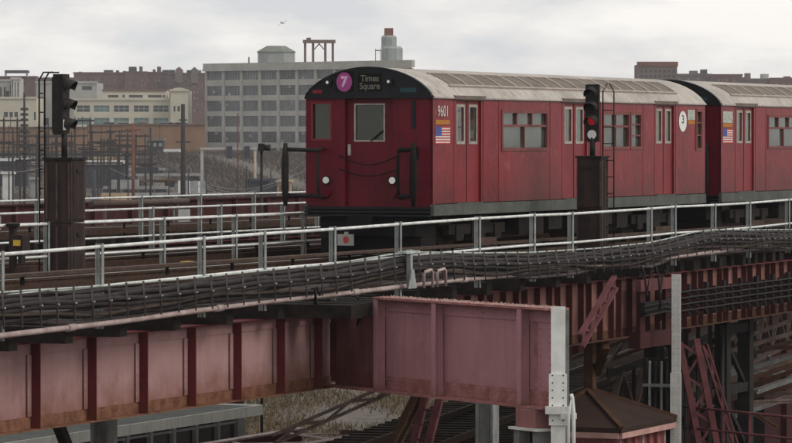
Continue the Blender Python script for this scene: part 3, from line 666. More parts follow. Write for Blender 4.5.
    strip(a0 - .05, a1 + .05, .165, .198, .03, 'vent_edge', 'vent_rib', roof, 2)
    strip(a0 - .05, a1 + .05, .622, .66, .03, 'vent_edge', 'vent_rib', roof, 2)
    # end wall: x = 0, fn(a = metres from the near side, b = height, dd inwards)
    endf = lambda a, b_, dd: (X(dd), a, b_)
    eh = [(.83, 1.85, 1.0, 3.09), (2.14, 2.55, 2.28, 3.0)]
    ew = MB().wall(endf, 0, CW_, .99, ZE, eh, .14)
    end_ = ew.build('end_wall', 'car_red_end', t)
    MB().box(X(.0), X(.12), .002, .06, 1.0, 3.1).build('corner_post', 'car_red_end', t)
    dw = MB().wall(endf, .84, 1.84, 1.0, 3.08, [(1.07, 1.66, 2.28, 2.96)], .03)
    dw.v = [(x + .10, y, z) for x, y, z in dw.v]
    dw.box(X(.131), X(.16), .84, 1.84, 1.0, 2.275).box(X(.131), X(.16), .84, 1.84, 2.965, 3.08).box(X(.131), X(.16), .84, 1.065, 2.276, 2.964).box(X(.131), X(.16), 1.665, 1.84, 2.276, 2.964)
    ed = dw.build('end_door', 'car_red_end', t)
    MB().box(X(.12), X(.13), 1.075, 1.655, 2.285, 2.955).build('pane', 'cab_glass', ed)
    def ring(y0, y1, z0, z1, s_, x0, x1): return MB().box(X(x0), X(x1), y0 - s_, y1 + s_, z0 - s_, z0).box(X(x0), X(x1), y0 - s_, y1 + s_, z1, z1 + s_).box(X(x0), X(x1), y0 - s_, y0, z0 + .001, z1 - .001).box(X(x0), X(x1), y1, y1 + s_, z0 + .001, z1 - .001)
    ring(1.07, 1.66, 2.28, 2.96, .03, .085, .105).build('window_frame', 'window_trim', ed)
    MB().box(X(.05), X(.099), 1.76, 1.81, 1.98, 2.20).build('handle', 'window_trim', ed)
    MB().bar((X(.08), 1.08, 2.47), (X(.08), 1.34, 2.26), .02, .02).build('wiper', 'car_black', ed)
    cw = MB().box(X(.05), X(.06), 2.14, 2.55, 2.28, 3.0).build('cab_window', 'cab_glass', t)
    ring(2.16, 2.53, 2.30, 2.98, .035, -.012, .03).build('window_frame', 'door_red', cw)
    # black rounded cap with signs
    prof = [(y, arch(y) - .004) for y in ys_[::-1]] + [(0, 3.085), (CW_, 3.085)]
    cap = MB().prism(prof, endf, -.045, .05).build('end_cap', 'car_black', t)
    MB().prism([(y, arch(y) + .012) for y in ys_] + [(y, arch(y) - .03) for y in ys_[::-1]], endf, -.06, .03).build('cap_rim', 'car_black', cap)
    cf = lambda a, b_, dd: (X(-.046 - dd), a, b_)
    mirror = lambda a, b_, dd: (X(-.046 - dd), -a, b_)
    MB().prism([(1.64 + (2.04 - 1.64) * p[0], 3.21 + .39 * p[1]) for p in ((0, 0), (1, 0), (1, 1), (0, 1))], cf, 0, .006).build('route_sign', 'car_dark', cap)
    if first:
        MB().prism([(1.84 + .165 * math.cos(k * math.pi / 14), 3.405 + .19 * math.sin(k * math.pi / 14)) for k in range(28)], cf, .006, .010).build('route_disc', 'route_purple', cap)
        text_part('7', 'route_number', 'route_digit', cap, mirror, .27, -1.84, 3.405, .012, 1.0, .012)
    dsn = MB().prism([(1.05, 3.21), (1.55, 3.21), (1.55, 3.57), (1.05, 3.57)], cf, 0, .006).build('destination_sign', 'car_dark', cap)
    if first: text_part('Times\nSquare', 'destination_text', 'sign_dim', dsn, mirror, .175, -1.30, 3.395, .009, .9, .002)
    for y, z, m_, nm in ((2.17, 3.41, 'lamp_glass', 'marker_lamp'), (.88, 3.42, 'lamp_glass', 'marker_lamp')):
        lm = MB().prism([(y + .075 * math.cos(k * math.pi / 8), z + .075 * math.sin(k * math.pi / 8)) for k in range(16)], cf, 0, .05).build(nm, 'car_black', cap)
        MB().prism([(y + .012 + .03 * math.cos(k * math.pi / 5), z - .01 + .03 * math.sin(k * math.pi / 5)) for k in range(10)], cf, .051, .056).build('lens', m_, lm)
    MB().prism([(2.31, 3.19), (2.51, 3.19), (2.51, 3.255), (2.31, 3.255)], cf, 0, .008).build('tail_marker', 'marker_red', cap)
    MB().prism([(.33, 3.20), (.66, 3.20), (.66, 3.285), (.33, 3.285)], cf, 0, .008).build('tail_marker', 'marker_green', cap)
    # anticlimber bands
    ac = MB()
    for z in (.80, .87, .94): ac.box(X(-.14), X(-.001), .04, CW_ - .04, z, z + .045)
    ac.build('anticlimber', 'car_black', t)
    # headlights
    for y in (2.23, .83):
        h_ = MB().prism([(y + .085 * math.cos(k * math.pi / 8), 1.5 + .085 * math.sin(k * math.pi / 8)) for k in range(16)], lambda a, b_, dd: (X(-dd), a, b_), 0, .05).build('headlight', 'steel_dark', t)
        MB().prism([(y + .066 * math.cos(k * math.pi / 8), 1.5 + .066 * math.sin(k * math.pi / 8)) for k in range(16)], lambda a, b_, dd: (X(-dd), a, b_), .051, .06).build('lens', 'lamp_glass', h_)
        MB().prism([(y + .09 * math.cos(k * math.pi / 8), 1.26 + .09 * math.sin(k * math.pi / 8)) for k in range(16)], lambda a, b_, dd: (X(-dd), a, b_), 0, .09).build('horn_cover', 'car_red_end', t)
    # safety gates and chains on the end
    for (y, y2) in ((2.30, 2.98), (.62, .28)):
        g_ = MB().tube([(X(-.02), y, 2.12), (X(-.22), y, 2.10), (X(-.26), y, 1.9), (X(-.26), y, 1.35), (X(-.2), y, 1.18), (X(-.02), y, 1.16)], .035, 8)
        g_.tube([(X(-.22), y, 2.08), (X(-.3), y2, 2.10)], .04, 8).tube([(X(-.22), y, 1.2), (X(-.3), y2, 1.2)], .04, 8)
        g_.tube([(X(-.3), y2, 2.22), (X(-.32), y2, 1.9), (X(-.32), y2, 1.35), (X(-.3), y2, 1.0)], [.04, .075, .075, .04], 8)
        g_.build('safety_gate', 'steel_dark' if y > 1 else 'car_dark', t)
    for zz, sag in ((1.98, .18), (1.72, .14)):
        MB().tube([(X(-.05 - .03 * math.sin(math.pi * k / 10)), .70 + 1.25 * k / 10, zz - sag * math.sin(math.pi * k / 10)) for k in range(11)], .012, 6).build('safety_chain', 'car_dark', t)
    MB().box(X(-.02), X(-.001), .36, .44, 2.5, 3.04).build('grab_iron', 'car_black', t)
    MB().box(X(-.02), X(-.001), .30, .42, 1.9, 2.15).build('step_iron', 'car_dark', t)
    # decals on the near side
    ds = lambda a, b_, dd: (X(a), -.004 - dd, b_)
    plate = lambda nm, a0_, a1_, z0, z1, m_: MB().prism([(a0_, z0), (a1_, z0), (a1_, z1), (a0_, z1)], ds, 0, .004).build(nm, m_, t)
    if first:
        text_part('9601', 'car_number', 'number_ink', t, ds, .30, .50, 2.83, .006, .95, 0.0)
    else: plate('number_plate', .12, .86, 2.68, 2.95, 'number_plate')
    plate('service_strip', .12, .84, 2.58, 2.67, 'orange_strip')
    fl = plate('flag_decal', .12, .86, 2.20, 2.54, 'flag_white')
    hs = .34 / 13
    for k in range(0, 13, 2):
        a_ = .42 if k >= 6 else .12
        MB().prism([(a_, 2.20 + k * hs), (.86, 2.20 + k * hs), (.86, 2.20 + (k + 1) * hs), (a_, 2.20 + (k + 1) * hs)], ds, .004, .006).build('stripe', 'flag_red', fl)
    MB().prism([(.12, 2.20 + 6 * hs), (.42, 2.20 + 6 * hs), (.42, 2.54), (.12, 2.54)], ds, .0045, .008).build('canton', 'flag_blue', fl)
    ov = MB().prism([(14.86 + .27 * math.cos(k * math.pi / 14), 2.70 + .235 * math.sin(k * math.pi / 14)) for k in range(28)], ds, 0, .004).build('oval_decal', 'sign_white', t)
    text_part('3', 'decal_mark', 'decal_dark', ov, ds, .26, 14.86, 2.74, .006, 1.6, .004)
    plate('number_plate', 15.2, 15.72, 2.74, 2.97, 'number_plate'); plate('service_strip', 15.2, 15.72, 2.64, 2.73, 'orange_strip')
    # underfloor: trucks, wheels, boxes, coupler
    for c in (2.9, CL - 2.9):
        tk = MB()
        for y in (.30, CW_ - .30):
            tk.box(X(c - 1.5), X(c + 1.5), y - .06, y + .06, .42, .62).box(X(c - .35), X(c + .35), y - .09, y + .09, .28, .72)
            for s_ in (-1.03, 1.03): tk.box(X(c + s_ - .17), X(c + s_ + .17), y - .10, y + .08, .30, .60)
        tk.box(X(c - .25), X(c + .25), .3, CW_ - .3, .45, .78)
        tk.build('truck_frame', 'car_gear', t)
        for s_ in (-1.03, 1.03):
            for y in (.50, 2.02 + .10):
                MB().prism([(c + s_ + .40 * math.cos(k * math.pi / 12), .40 + .40 * math.sin(k * math.pi / 12)) for k in range(24)], lambda a, b_, dd: (X(a), y + dd, b_), 0, .11).build('wheel', 'wheel_steel', t)
        MB().box(X(c - .5), X(c + .5), .02, .14, .22, .34).build('contact_shoe', 'cover_board', t)
    for (a, b_, z) in ((5.0, 6.4, .35), (6.7, 7.5, .42), (7.9, 9.6, .30), (9.9, 10.6, .45), (10.9, 11.6, .36)):
        MB().box(X(a), X(b_), .16, .75, z, .80).build('equipment_box', 'car_gear', t)
    MB().box(X(4.6), X(11.9), .9, 1.8, .35, .8).build('equipment_box', 'car_dark', t)
    cp = MB().box(X(-.42), X(.5), 1.2, 1.48, .62, .80).box(X(-.55), X(-.4), 1.12, 1.56, .55, .84).build('coupler', 'car_dark', t)
    MB().box(X(-.05), X(1.0), .35, 2.35, .42, .79).box(X(.1), X(.9), .3, 2.4, .10, .40).build('end_sill_gear', 'car_dark', t)
    if first:
        mk = MB().box(X(-.13), X(-.10), 1.61, 1.95, .235, .455).box(X(-.1), X(-.04), 1.74, 1.82, .3, .5).build('marker_plate', 'stone_pale', t)
        MB().prism([(1.77 + .06 * math.cos(k * math.pi / 8), .345 + .07 * math.sin(k * math.pi / 8)) for k in range(16)], lambda a, b_, dd: (X(-.131 - dd), a, b_), 0, .004).build('red_disc', 'flag_red', mk)
    return t
make_car(0, 'leading red subway car with black rounded cap and purple route disc', True)
make_car(17.65, 'second red subway car coupled behind the leading car', False)

# ------------------------------------------------------------------ signals (local frame: lamps face -y)
def signal(loc, rz, label, nl, zbox, zh0, zh1, bw, bd, lit, ladder_side):
    t = thing('railway_signal', label, 'railway signal', loc, rz=rz, group='signals beside the track')
    B0 = MB().box(-bw / 2, bw / 2, -bd / 2, bd / 2, .0, zbox * .47 - .006).box(-bw / 2, bw / 2, -bd / 2, bd / 2, zbox * .47 + .006, zbox).build('relay_case', 'signal_brown', t)
    for z0, z1 in ((.06, zbox * .44), (zbox * .5, zbox - .06)):
        d_ = MB().box(-bw / 2 + .05, bw / 2 - .05, -bd / 2 - .02, -bd / 2 - .001, z0, z1).build('case_door', 'signal_brown', B0)
        MB().box(-.10, .06, -bd / 2 - .045, -bd / 2 - .021, z1 - .16, z1 - .10).build('hasp', 'signal_black', B0)
        for sx in (-1, 1): MB().box(sx * bw / 2 + (-.028 if sx > 0 else 0.), sx * bw / 2 + (0 if sx > 0 else .028), -bd / 2 - .012, -bd / 2 - .0005, z0, z1).build('edge_strip', 'signal_edge', B0)
        for y in (-bd / 2 + .02, 0, bd / 2 - .06):
            MB().box(bw / 2 + .001, bw / 2 + .014, y, y + .035, z0, z1).build('edge_strip', 'signal_edge', B0)
            MB().box(-bw / 2 - .014, -bw / 2 - .001, y, y + .035, z0, z1).build('edge_strip', 'signal_edge', B0)
    MB().box(-bw / 2 - .03, bw / 2 + .03, -bd / 2 - .03, bd / 2 + .03, zbox + .001, zbox + .04).build('case_lid', 'signal_black', B0)
    MB().tube([(0, 0, zbox + .04), (0, 0, zh0 + .1)], .055, 10).build('mast', 'signal_black', t)
    hd = MB().box(-.10, .10, -.02, .17, zh0, zh1).box(-.145, .145, -.035, -.021, zh0 + .02, zh1).box(-.08, .08, .171, .2, zh0 + .05, zh1 - .05).build('signal_head', 'signal_black', t)
    st = (zh1 - zh0) / (nl + .12)
    for k in range(nl):
        z = zh1 - st * (k + .58)
        vs = []; n_ = 14
        for j in range(n_ + 1):
            a = -math.pi * .12 + math.pi * 1.24 * j / n_
            ln = (.15 if lit else .12) + .08 * math.sin(max(0, min(math.pi, a)))
            vs += [(.130 * math.cos(a), -.036, z + .130 * math.sin(a)), (.130 * math.cos(a), -.036 - ln, z - .05 + .118 * math.sin(a))]
            vs += [(.122 * math.cos(a), -.036, z + .122 * math.sin(a)), (.122 * math.cos(a), -.036 - ln, z - .05 + .110 * math.sin(a))]
        fs = []
        for j in range(n_): o = j * 4; fs += [(o, o + 4, o + 5, o + 1), (o + 2, o + 3, o + 7, o + 6), (o + 1, o + 5, o + 7, o + 3)]
        if not (lit and k == nl - 1): MB()._add(vs, fs, True).build('visor', 'signal_black', hd)
        mt = 'lens_dark'
        if lit and k == nl - 2: mt = 'lens_red'
        if lit and k == nl - 1: mt = 'sign_white'
        MB().prism([(.095 * math.cos(j * math.pi / 10), z + .095 * math.sin(j * math.pi / 10)) for j in range(20)], lambda a, b_, dd: (a, -.036 - dd, b_), .0, .012).build('lens', mt, hd)
    lx = ladder_side * (bw / 2 + .10) if lit else ladder_side * .0
    ld = MB(); lw = .12
    if lit:
        xa, ya = ladder_side * .30, .12
        for s_ in (-1, 1): ld.tube([(xa + s_ * lw, ya, 0), (xa + s_ * lw, ya, zh1 - .15), (xa + s_ * lw * .2, ya, zh1 + .02)], .014, 6)
        lo = ld.build('ladder', 'signal_black', t)
        for k in range(9): MB().tube([(xa - lw, ya, .25 + k * .34), (xa + lw, ya, .25 + k * .34)], .011, 6).build('rung', 'signal_black', lo)
    else:
        ya = .42
        for s_ in (-1, 1): ld.tube([(s_ * lw, ya, 0), (s_ * lw, ya, zh1 - .10), (s_ * lw, ya - .08, zh1 + .03), (s_ * lw, .15, zh1 + .03)], .016, 6)
        lo = ld.build('ladder', 'signal_black', t)
        for k in range(10): MB().tube([(-lw, ya, .25 + k * .33), (lw, ya, .25 + k * .33)], .012, 6).build('rung', 'signal_black', lo)
        MB().box(-.14, -.02, -.045, -.0355, zh0 + .08, zh0 + .26).build('label_plate', 'sign_white', hd)
    return t
p = TW(-9.34, 3.05, -.125)
signal((p.x, p.y, p.z), R(72), 'three-lamp signal turned sideways on a brown case, left of the train', 3, 2.07, 2.5, 3.55, .60, .50, False, -1)
p = TW(5.5, -1.25, -.084)
signal((p.x, p.y, p.z), R(-23), 'four-lamp signal with red light lit on a dark case before the train', 4, 2.0, 2.32, 3.50, .52, .42, True, 1)
# small marker post by the left signal
t = thing('marker_post', 'short brown post with yellow lamp box beside the left signal', 'marker post', (-11.2, 3.05, -.125), 'track')
MB().box(-11.25, -11.15, 3.0, 3.1, -.125, .80).build('post', 'signal_brown', t)
MB().lathe((-11.2, 3.05, .80), [(.05, 0), (.11, .02), (.13, .07), (.05, .09)], 10).build('cap', 'signal_black', t)
bxo = MB().box(-11.36, -11.10, 2.78, 2.99, .42, .68).build('lamp_box', 'signal_brown', t)
MB().box(-11.375, -11.361, 2.82, 2.95, .50, .60).build('lens', 'yellow_paint', bxo)
MB().box(-11.3, -11.15, 2.84, 2.9, .2, .419).build('bracket', 'signal_black', t)
# yellow-tipped cover piece at the trackside
single(MB().box(-5.2, -4.9, 2.72, 2.86, -.125, .06).prism([(.0, 0), (.2, 0), (.2, .14)], lambda a, b_, dd: (-5.4 + a, 2.72 + dd, -.125 + b_), 0, .18), 'rail_ramp', 'yellow_paint', 'small yellow ramp piece lying beside the rail before the train', 'ramp', (-5, 2.8, -.125))

# ------------------------------------------------------------------ steelwork under the deck
# transverse bent below the right girder
t = thing('bent_frame', 'dark red cross frame hanging under the deck beside the white pole', 'cross frame', (1.9, -3.6, -1.9), 'track')
MB().box(1.2, 3.0, -3.80, -3.56, -1.72, -1.42).build('cap_beam', 'steel_red_dark', t)
MB().box(1.25, 1.55, -3.78, -3.70, -1.5, -.4).build('end_post', 'steel_red_dark', t)
MB().box(2.75, 3.0, -3.78, -3.70, -1.5, -.4).build('end_post', 'steel_red_dark', t)
MB().box(1.1, 3.05, -3.85, -3.74, -.62, -.40).build('tie_beam', 'steel_red', t)
MB().box(1.2, 2.7, -3.90, -3.80, -1.05, -.83).build('cable_box', 'steel_dark', t)
for k in range(3): MB().tube([(1.0, -3.95, -.9 - k * .09), (2.2, -3.98, -.86 - k * .09), (3.1, -3.95, -.98 - k * .07)], .02, 6).build('cable', 'cable_black', t)
# built-up dark column with pipes
t = thing('steel_column', 'dark built-up column wrapped in conduits next to the white pole', 'column', (2.2, -3.62, -9), 'track')
for k, y in enumerate((-3.95, -3.30)): MB().box(2.05, 2.35, y - .03, y + .03, -8.9, -1.96).build('flange', 'steel_dark', t)
MB().box(2.19, 2.22, -3.919, -3.331, -8.9, -1.96).build('web_plate', 'steel_dark', t)
MB().box(1.9, 2.5, -4.05, -3.2, -9, -8.901).build('base_plate', 'steel_dark', t)
t.location.x += .27
for k in range(5): MB().tube([(2.02, -3.9 + k * .12, -8.9), (2.02, -3.9 + k * .12, -2.0)], .028, 8).build('conduit', ('steel_grey', 'cable_black', 'steel_grey', 'steel_dark', 'galvanised')[k], t)
for z in (-2.5, -3.3, -4.3, -5.4): MB().box(1.95, 2.0, -4.0, -3.3, z, z + .06).build('conduit_clamp', 'galvanised', t)
# white pole
t = thing('steel_column', 'tall white riveted pole right of the dark conduit column', 'column', (1.83, -4.3, -9), 'track')
MB().box(1.82, 1.84, -4.40, -4.22, -8.95, -.30).build('face_plate', 'pole_white', t)
MB().box(1.841, 2.0, -4.32, -4.30, -8.95, -.32).build('web_plate', 'steel_grey', t)
MB().box(1.7, 2.1, -4.5, -4.1, -9, -8.951).build('base_plate', 'steel_grey', t)
MB().box(1.80, 1.819, -4.42, -4.20, -3.6, -2.2).build('splice_plate', 'pole_white', t)
b2 = MB(); rivets(b2, [(1.799 if -3.55 < -8 + k * .11 < -2.25 else 1.819, y, -8 + k * .11) for y in (-4.36, -4.26) for k in range(70)], (-1, 0, 0), .009)
tag(b2.build('bolt_rows', 'steel_grey', t), kind='stuff')
# knee brace with lattice
def lattice(label, a, b_, w_, h, mat, name='lattice_brace', cat='brace', n_=8, chord=.05):
    a, b_ = Vector(a), Vector(b_); d = (b_ - a); up = Vector((0, 0, 1)); side = d.cross(up).normalized(); nrm = side.cross(d).normalized()
    t = thing(name, label, cat, tuple(a if a.z < b_.z else b_), 'track')
    for s_ in (-1, 1): MB().bar(a + nrm * (h / 2 * s_), b_ + nrm * (h / 2 * s_), w_, chord, nrm).build('chord', mat, t)
    for k in range(n_):
        p = a + d * (k / n_); q = a + d * ((k + 1) / n_); s_ = 1 if k % 2 else -1
        MB().bar(p + nrm * (h / 2 * s_ * .95), q - nrm * (h / 2 * s_ * .95), .02, .05, nrm).build('lacing_bar', mat, t)
    return t
lattice('red lattice knee brace slanting up to the deck behind the white column', (-3.3, -4.25, -1.35), (-1.2, -4.15, -.36), .10, .24, 'steel_red')
lattice('red inclined stair girder descending right of the white pole', (2.3, -4.6, -1.6), (2.75, -5.4, -6.2), .10, .34, 'steel_red', 'stair_girder', 'stair girder', 14, .12)
lattice('thin red lattice member beside the inclined stair girder', (2.7, -4.6, -1.7), (3.4, -5.4, -4.9), .05, .10, 'steel_red', n_=10, chord=.03)
for o_ in bpy.data.objects:
    if o_.name.startswith('stair_girder'): o_.location.x -= .2
# pipe railing bottom right
t = thing('railing', 'dull red pipe railing of the lower landing at bottom right', 'railing', (6.5, 74.2, -4.2))
a_ = [(5.45, 75.9, -2.9), (6.7, 73.9, -2.9), (8.2, 71.5, -2.9)]
MB().tube(a_, .025, 8).build('top_rail', 'steel_red', t); MB().tube([(p[0], p[1], p[2] - .4) for p in a_], .022, 8).build('mid_rail', 'steel_red', t)
for k_ in (.08, .3, .46, .86):
    p = Vector(a_[0]).lerp(Vector(a_[2]), k_); MB().box(p.x - .028, p.x + .028, p.y - .028, p.y + .028, -4.2, -2.9).build('post', 'steel_red', t)
MB().prism([(5.3, 76), (8.1, 71.4), (9.3, 72.4), (6.5, 76.9)], lambda p_, q_, dd: (p_, q_, dd), -4.3, -4.201).build('landing', 'steel_red_dark', t)
# dark lattice tower right
t = thing('steel_tower', 'black braced steel tower under the right part of the deck', 'tower', (9.3, -1.6, -9), 'track')
for u in (8.6, 10.2):
    for w_ in (-2.4, -.8): MB().box(u - .14, u + .14, w_ - .14, w_ + .14, -9, -1.62).build('leg', 'steel_dark', t)
for z in (-1.9, -3.2, -4.6, -6.0, -7.4):
    MB().box(8.4, 10.4, -2.5, -2.3, z, z + .2).build('cross_beam', 'steel_dark', t); MB().box(8.4, 10.4, -.9, -.7, z, z + .2).build('cross_beam', 'steel_dark', t)
    MB().bar((8.6, -2.4, z), (10.2, -2.4, z - 1.2), .08, .1).build('diagonal', 'steel_dark', t); MB().bar((8.6, -2.4, z - 1.2), (8.6, -.8, z), .08, .1).build('diagonal', 'steel_dark', t)
    MB().bar((8.6, -2.4, z), (8.6, -.8, z - 1.2), .08, .1).build('diagonal', 'steel_dark', t)
for k in range(6): MB().tube([(8.4, -2.45 + k * .27, -9), (8.4, -2.45 + k * .27, -1.7)], .05, 6).build('conduit', 'cable_black', t)
t.location += Vector((S * 1.9, C * 1.9, 0))
# cable racks on the ribbed girder
for k in range(24):
    u = 3.4 + k * .62; w_ = -3.36 + .030 * u - .33
    rk = thing('cable_rack', 'small dark cable rack hung on the ribbed brown girder', 'cable rack', (u, w_, -1.2), 'track', 'cable racks on the ribbed girder')
    MB().box(u - .07, u + .07, w_ + .1, w_ + .18, -1.28, -.72 + .1 * (k % 2)).build('back_bar', 'steel_dark', rk)
    for z in (-1.18, -1.05, -.92, -.80): MB().box(u - .045, u + .045, w_ - .06, w_ + .099, z, z + .03).build('arm', 'steel_dark', rk)
for j, z in enumerate((-1.12, -.99, -.865, -.745)):
    single(MB().tube([(2.6 + k * .62, -3.37 + .030 * (2.6 + k * .62) - .34, z - .005 * math.sin(k * 2.1 + j)) for k in range(26)], .018, 6), 'rack_cable', 'cable_black', ('lowest', 'second lowest', 'second highest', 'highest')[j] + ' of four dark cables lying on the girder racks', 'cable', (2.6, -3.4, z))

# lower truss viaduct running away under the main deck
DX, DY = Vector((.208, .978, 0)), Vector((.978, -.208, 0))
def FV(o, a, z): p = Vector((o[0], o[1], 0)) + DX * a; return (p.x, p.y, z)
def truss(label, o, a0, a1, ztop, dep, step, chord_mat, web_mat, ties):
    t = thing('truss_girder', label, 'truss', FV(o, a0, ztop - dep))
    MB().bar(FV(o, a0, ztop), FV(o, a1, ztop), .34, .05).build('top_chord', chord_mat, t)
    MB().bar(FV(o, a0, ztop - .14), FV(o, a1, ztop - .14), .03, .22).build('chord_web', web_mat, t)
    MB().bar(FV(o, a0, ztop - dep), FV(o, a1, ztop - dep), .30, .10).build('bottom_chord', chord_mat, t)
    a = a0; k = 0
    while a + step <= a1 + .01:
        z0, z1 = (ztop - .2, ztop - dep + .06) if k % 2 else (ztop - dep + .06, ztop - .2)
        MB().bar(FV(o, a, z0), FV(o, a + step, z1), .14, .10).build('diagonal', chord_mat, t)
        MB().bar(FV(o, a + step, ztop - .2), FV(o, a + step, ztop - dep + .06), .10, .08).build('vertical', web_mat, t)
        a += step; k += 1
    return t
truss('nearer pale-edged lattice truss of the lower viaduct below the cross girder', (-.15, 85.35), -13, 52, -4.32, 1.5, 2.2, 'truss_grey', 'steel_dark', True)
truss('farther pale-edged lattice truss of the lower viaduct behind the hut roof', (5.2, 100.7), -28, 45, -4.05, 1.7, 2.2, 'truss_grey', 'steel_dark', True)
truss('high pale lattice truss behind the dark tower under the deck', (7.4, 96.5), -14, 40, -2.55, 1.3, 1.9, 'truss_grey', 'steel_dark', True)
ld_ = thing('railway_track', '', '', FV((-.15, 85.35), -13, -4.2), kind='structure')
um = MB().bar((-.3, .064, .13), (4.3, -.914, .13), .24, .2).mesh('tie', 'timber_walk')
for k in range(88): piece('tie', um, ld_, tuple(DX * (.4 + k * .72)))
for off in (.9, 2.4): MB().bar(FV((-.15 + off * .978, 85.35 - off * .208), -13, -3.9), FV((-.15 + off * .978, 85.35 - off * .208), 52, -3.9), .07, .14).build('rail', 'rail_rust', ld_)
for k in range(4):
    o = FV((-.15, 85.35), -8 + k * 16, -9)
    for s_, nm in ((0, 'near'), (3.4, 'far')):
        q = Vector(o) + DY * s_
        c_ = thing('steel_column', 'dark %s leg of the lower viaduct, number %s from the camera' % (nm, ('one', 'two', 'three', 'four')[k]), 'column', tuple(q))
        MB().box(q.x - .2, q.x + .2, q.y - .2, q.y + .2, -8.97, -5.88).build('shaft', 'steel_dark', c_)
        MB().box(q.x - .32, q.x + .32, q.y - .32, q.y + .32, -9, -8.971).build('base_plate', 'steel_dark', c_)
# low red girder and cross bracing at the bottom edge
t = thing('plate_girder', 'low dull red girder with flat bracing at the bottom edge', 'girder', (2, 5.5, -4.9), 'track')
MB().box(-8, 10.4, 5.36, 5.64, -4.22, -4.18).build('top_flange', 'pipe_pink', t)
MB().box(-8, 10.4, 5.48, 5.52, -4.95, -4.221).build('web_panel', 'steel_red', t)
MB().box(-8, 10.4, 5.36, 5.64, -4.99, -4.951).build('bottom_flange', 'steel_red', t)
for k in range(9): MB().box(-7.5 + k * 2.1, -7.46 + k * 2.1, 5.38, 5.479, -4.94, -4.23).build('stiffener', 'steel_red_dark', t)
MB().box(-8, 10.4, 7.36, 7.62, -4.22, -4.18).build('rear_flange', 'pipe_pink', t)
MB().box(-8, 10.4, 7.48, 7.51, -4.8, -4.221).build('rear_web', 'steel_red', t)
for k in range(6):
    u = -6.5 + k * 2.9
    MB().bar((u, 5.55, -4.24), (u + 1.5, 7.45, -4.24), .12, .03).build('brace', 'pipe_pink', t); MB().bar((u + 1.5, 7.45, -4.28), (u + 2.9, 5.55, -4.28), .12, .03).build('brace', 'pipe_pink', t)
# leaning access ladder under the cross girder
t = thing('ladder', 'dark red leaning ladder below the cross girder', 'ladder', (-9.7, -2.1, -9), 'track')
A0, A1 = Vector((-9.7, -4.15, -1.45)), Vector((-9.7, -2.8, -6.4))
for s_ in (-.16, .16): MB().bar((A0.x + s_ * .45, A0.y + s_, A0.z), (A1.x + s_ * .45, A1.y + s_, A1.z), .10, .12).build('stringer', 'steel_red', t)
for k in range(1, 20):
    p = A0.lerp(A1, k / 20); MB().bar((p.x - .07, p.y - .16, p.z), (p.x + .07, p.y + .16, p.z), .03, .03).build('rung', 'steel_red', t)
MB().bar(A1, (-9.7, -2.1, -9), .3, .1).build('foot', 'steel_red', t)
lattice('rusty brown diagonal strut behind the grey column', (-6.3, -1.6, -3.6), (-4.6, -2.0, -1.6), .14, .16, 'steel_brown', n_=4)
lattice('pale lattice strut under the cross girder near its end', (-5.4, -3.4, -1.75), (-3.2, -2.0, -2.3), .06, .14, 'truss_grey', n_=5, chord=.03)
lattice('second pale strut lower under the cross girder', (-8.2, -.4, -2.9), (-4.0, -1.5, -1.95), .07, .16, 'truss_grey', n_=6, chord=.04)

# brown hip-roofed hut under the deck
t = thing('hip_roof_hut', 'red panelled hut with brown hipped roof below the deck', 'hut', (1.3, -2.7, -9), 'track')
u0, u1, w0, w1 = -1.4, 1.75, -4.35, -2.4; ze, za = -3.05, -2.5
rf = MB()._add([(u0, w0, ze), (u1, w0, ze), (u1, w1, ze), (u0, w1, ze), (.55, -2.97, za), (.85, -2.97, za), (u0, w0, ze - .09), (u1, w0, ze - .09), (u1, w1, ze - .09), (u0, w1, ze - .09)],
    [(0, 1, 5, 4), (1, 2, 5), (2, 3, 4, 5), (3, 0, 4), (0, 6, 7, 1), (1, 7, 8, 2), (2, 8, 9, 3), (3, 9, 6, 0), (6, 9, 8, 7)]).build('roof', 'hut_roof', t)
for p, q in (((u0, w0), (.55, -2.97)), ((u1, w0), (.85, -2.97)), ((u0, w1), (.55, -2.97))): MB().bar((p[0], p[1], ze + .02), (q[0], q[1], za + .02), .10, .05).build('hip_ridge', 'steel_brown', rf)
MB().box(u0 + .05, u1 - .05, w0 + .0, w0 + .05, ze - .2, ze - .095).build('eave_trim', 'hut_trim', rf); MB().box(u0, u0 + .05, w0 + .06, w1 - .05, ze - .2, ze - .095).build('eave_trim', 'hut_trim', rf)
MB().box(u0 + .2, u1 - .2, w0 + .2, w1 - .2, -9, ze - .095).build('wall', 'hut_wall', t)
for k in range(7): MB().box(u0 + .3 + k * .42, u0 + .36 + k * .42, w0 + .13, w0 + .199, -8.9, ze - .21).build('wall_rib', 'hut_trim' if k % 3 == 0 else 'hut_wall', t)
for k in range(4): MB().box(u0 + .13, u0 + .199, w0 + .35 + k * .42, w0 + .41 + k * .42, -8.9, ze - .21).build('wall_rib', 'hut_wall', t)
t = thing('steel_column', 'brown rusty post rising from the hut roof to the deck', 'column', (.95, -2.97, -2.49), 'track')
MB().box(.60, .80, -3.05, -2.87, -2.49, -1.56).build('shaft', 'steel_brown', t)
MB().bar((.95, -2.9, -2.2), (2.5, -2.5, -1.62), .14, .12).build('brace', 'steel_brown', t); MB().bar((.95, -3.0, -2.2), (.1, -3.5, -1.62), .14, .12).build('brace', 'steel_brown', t)
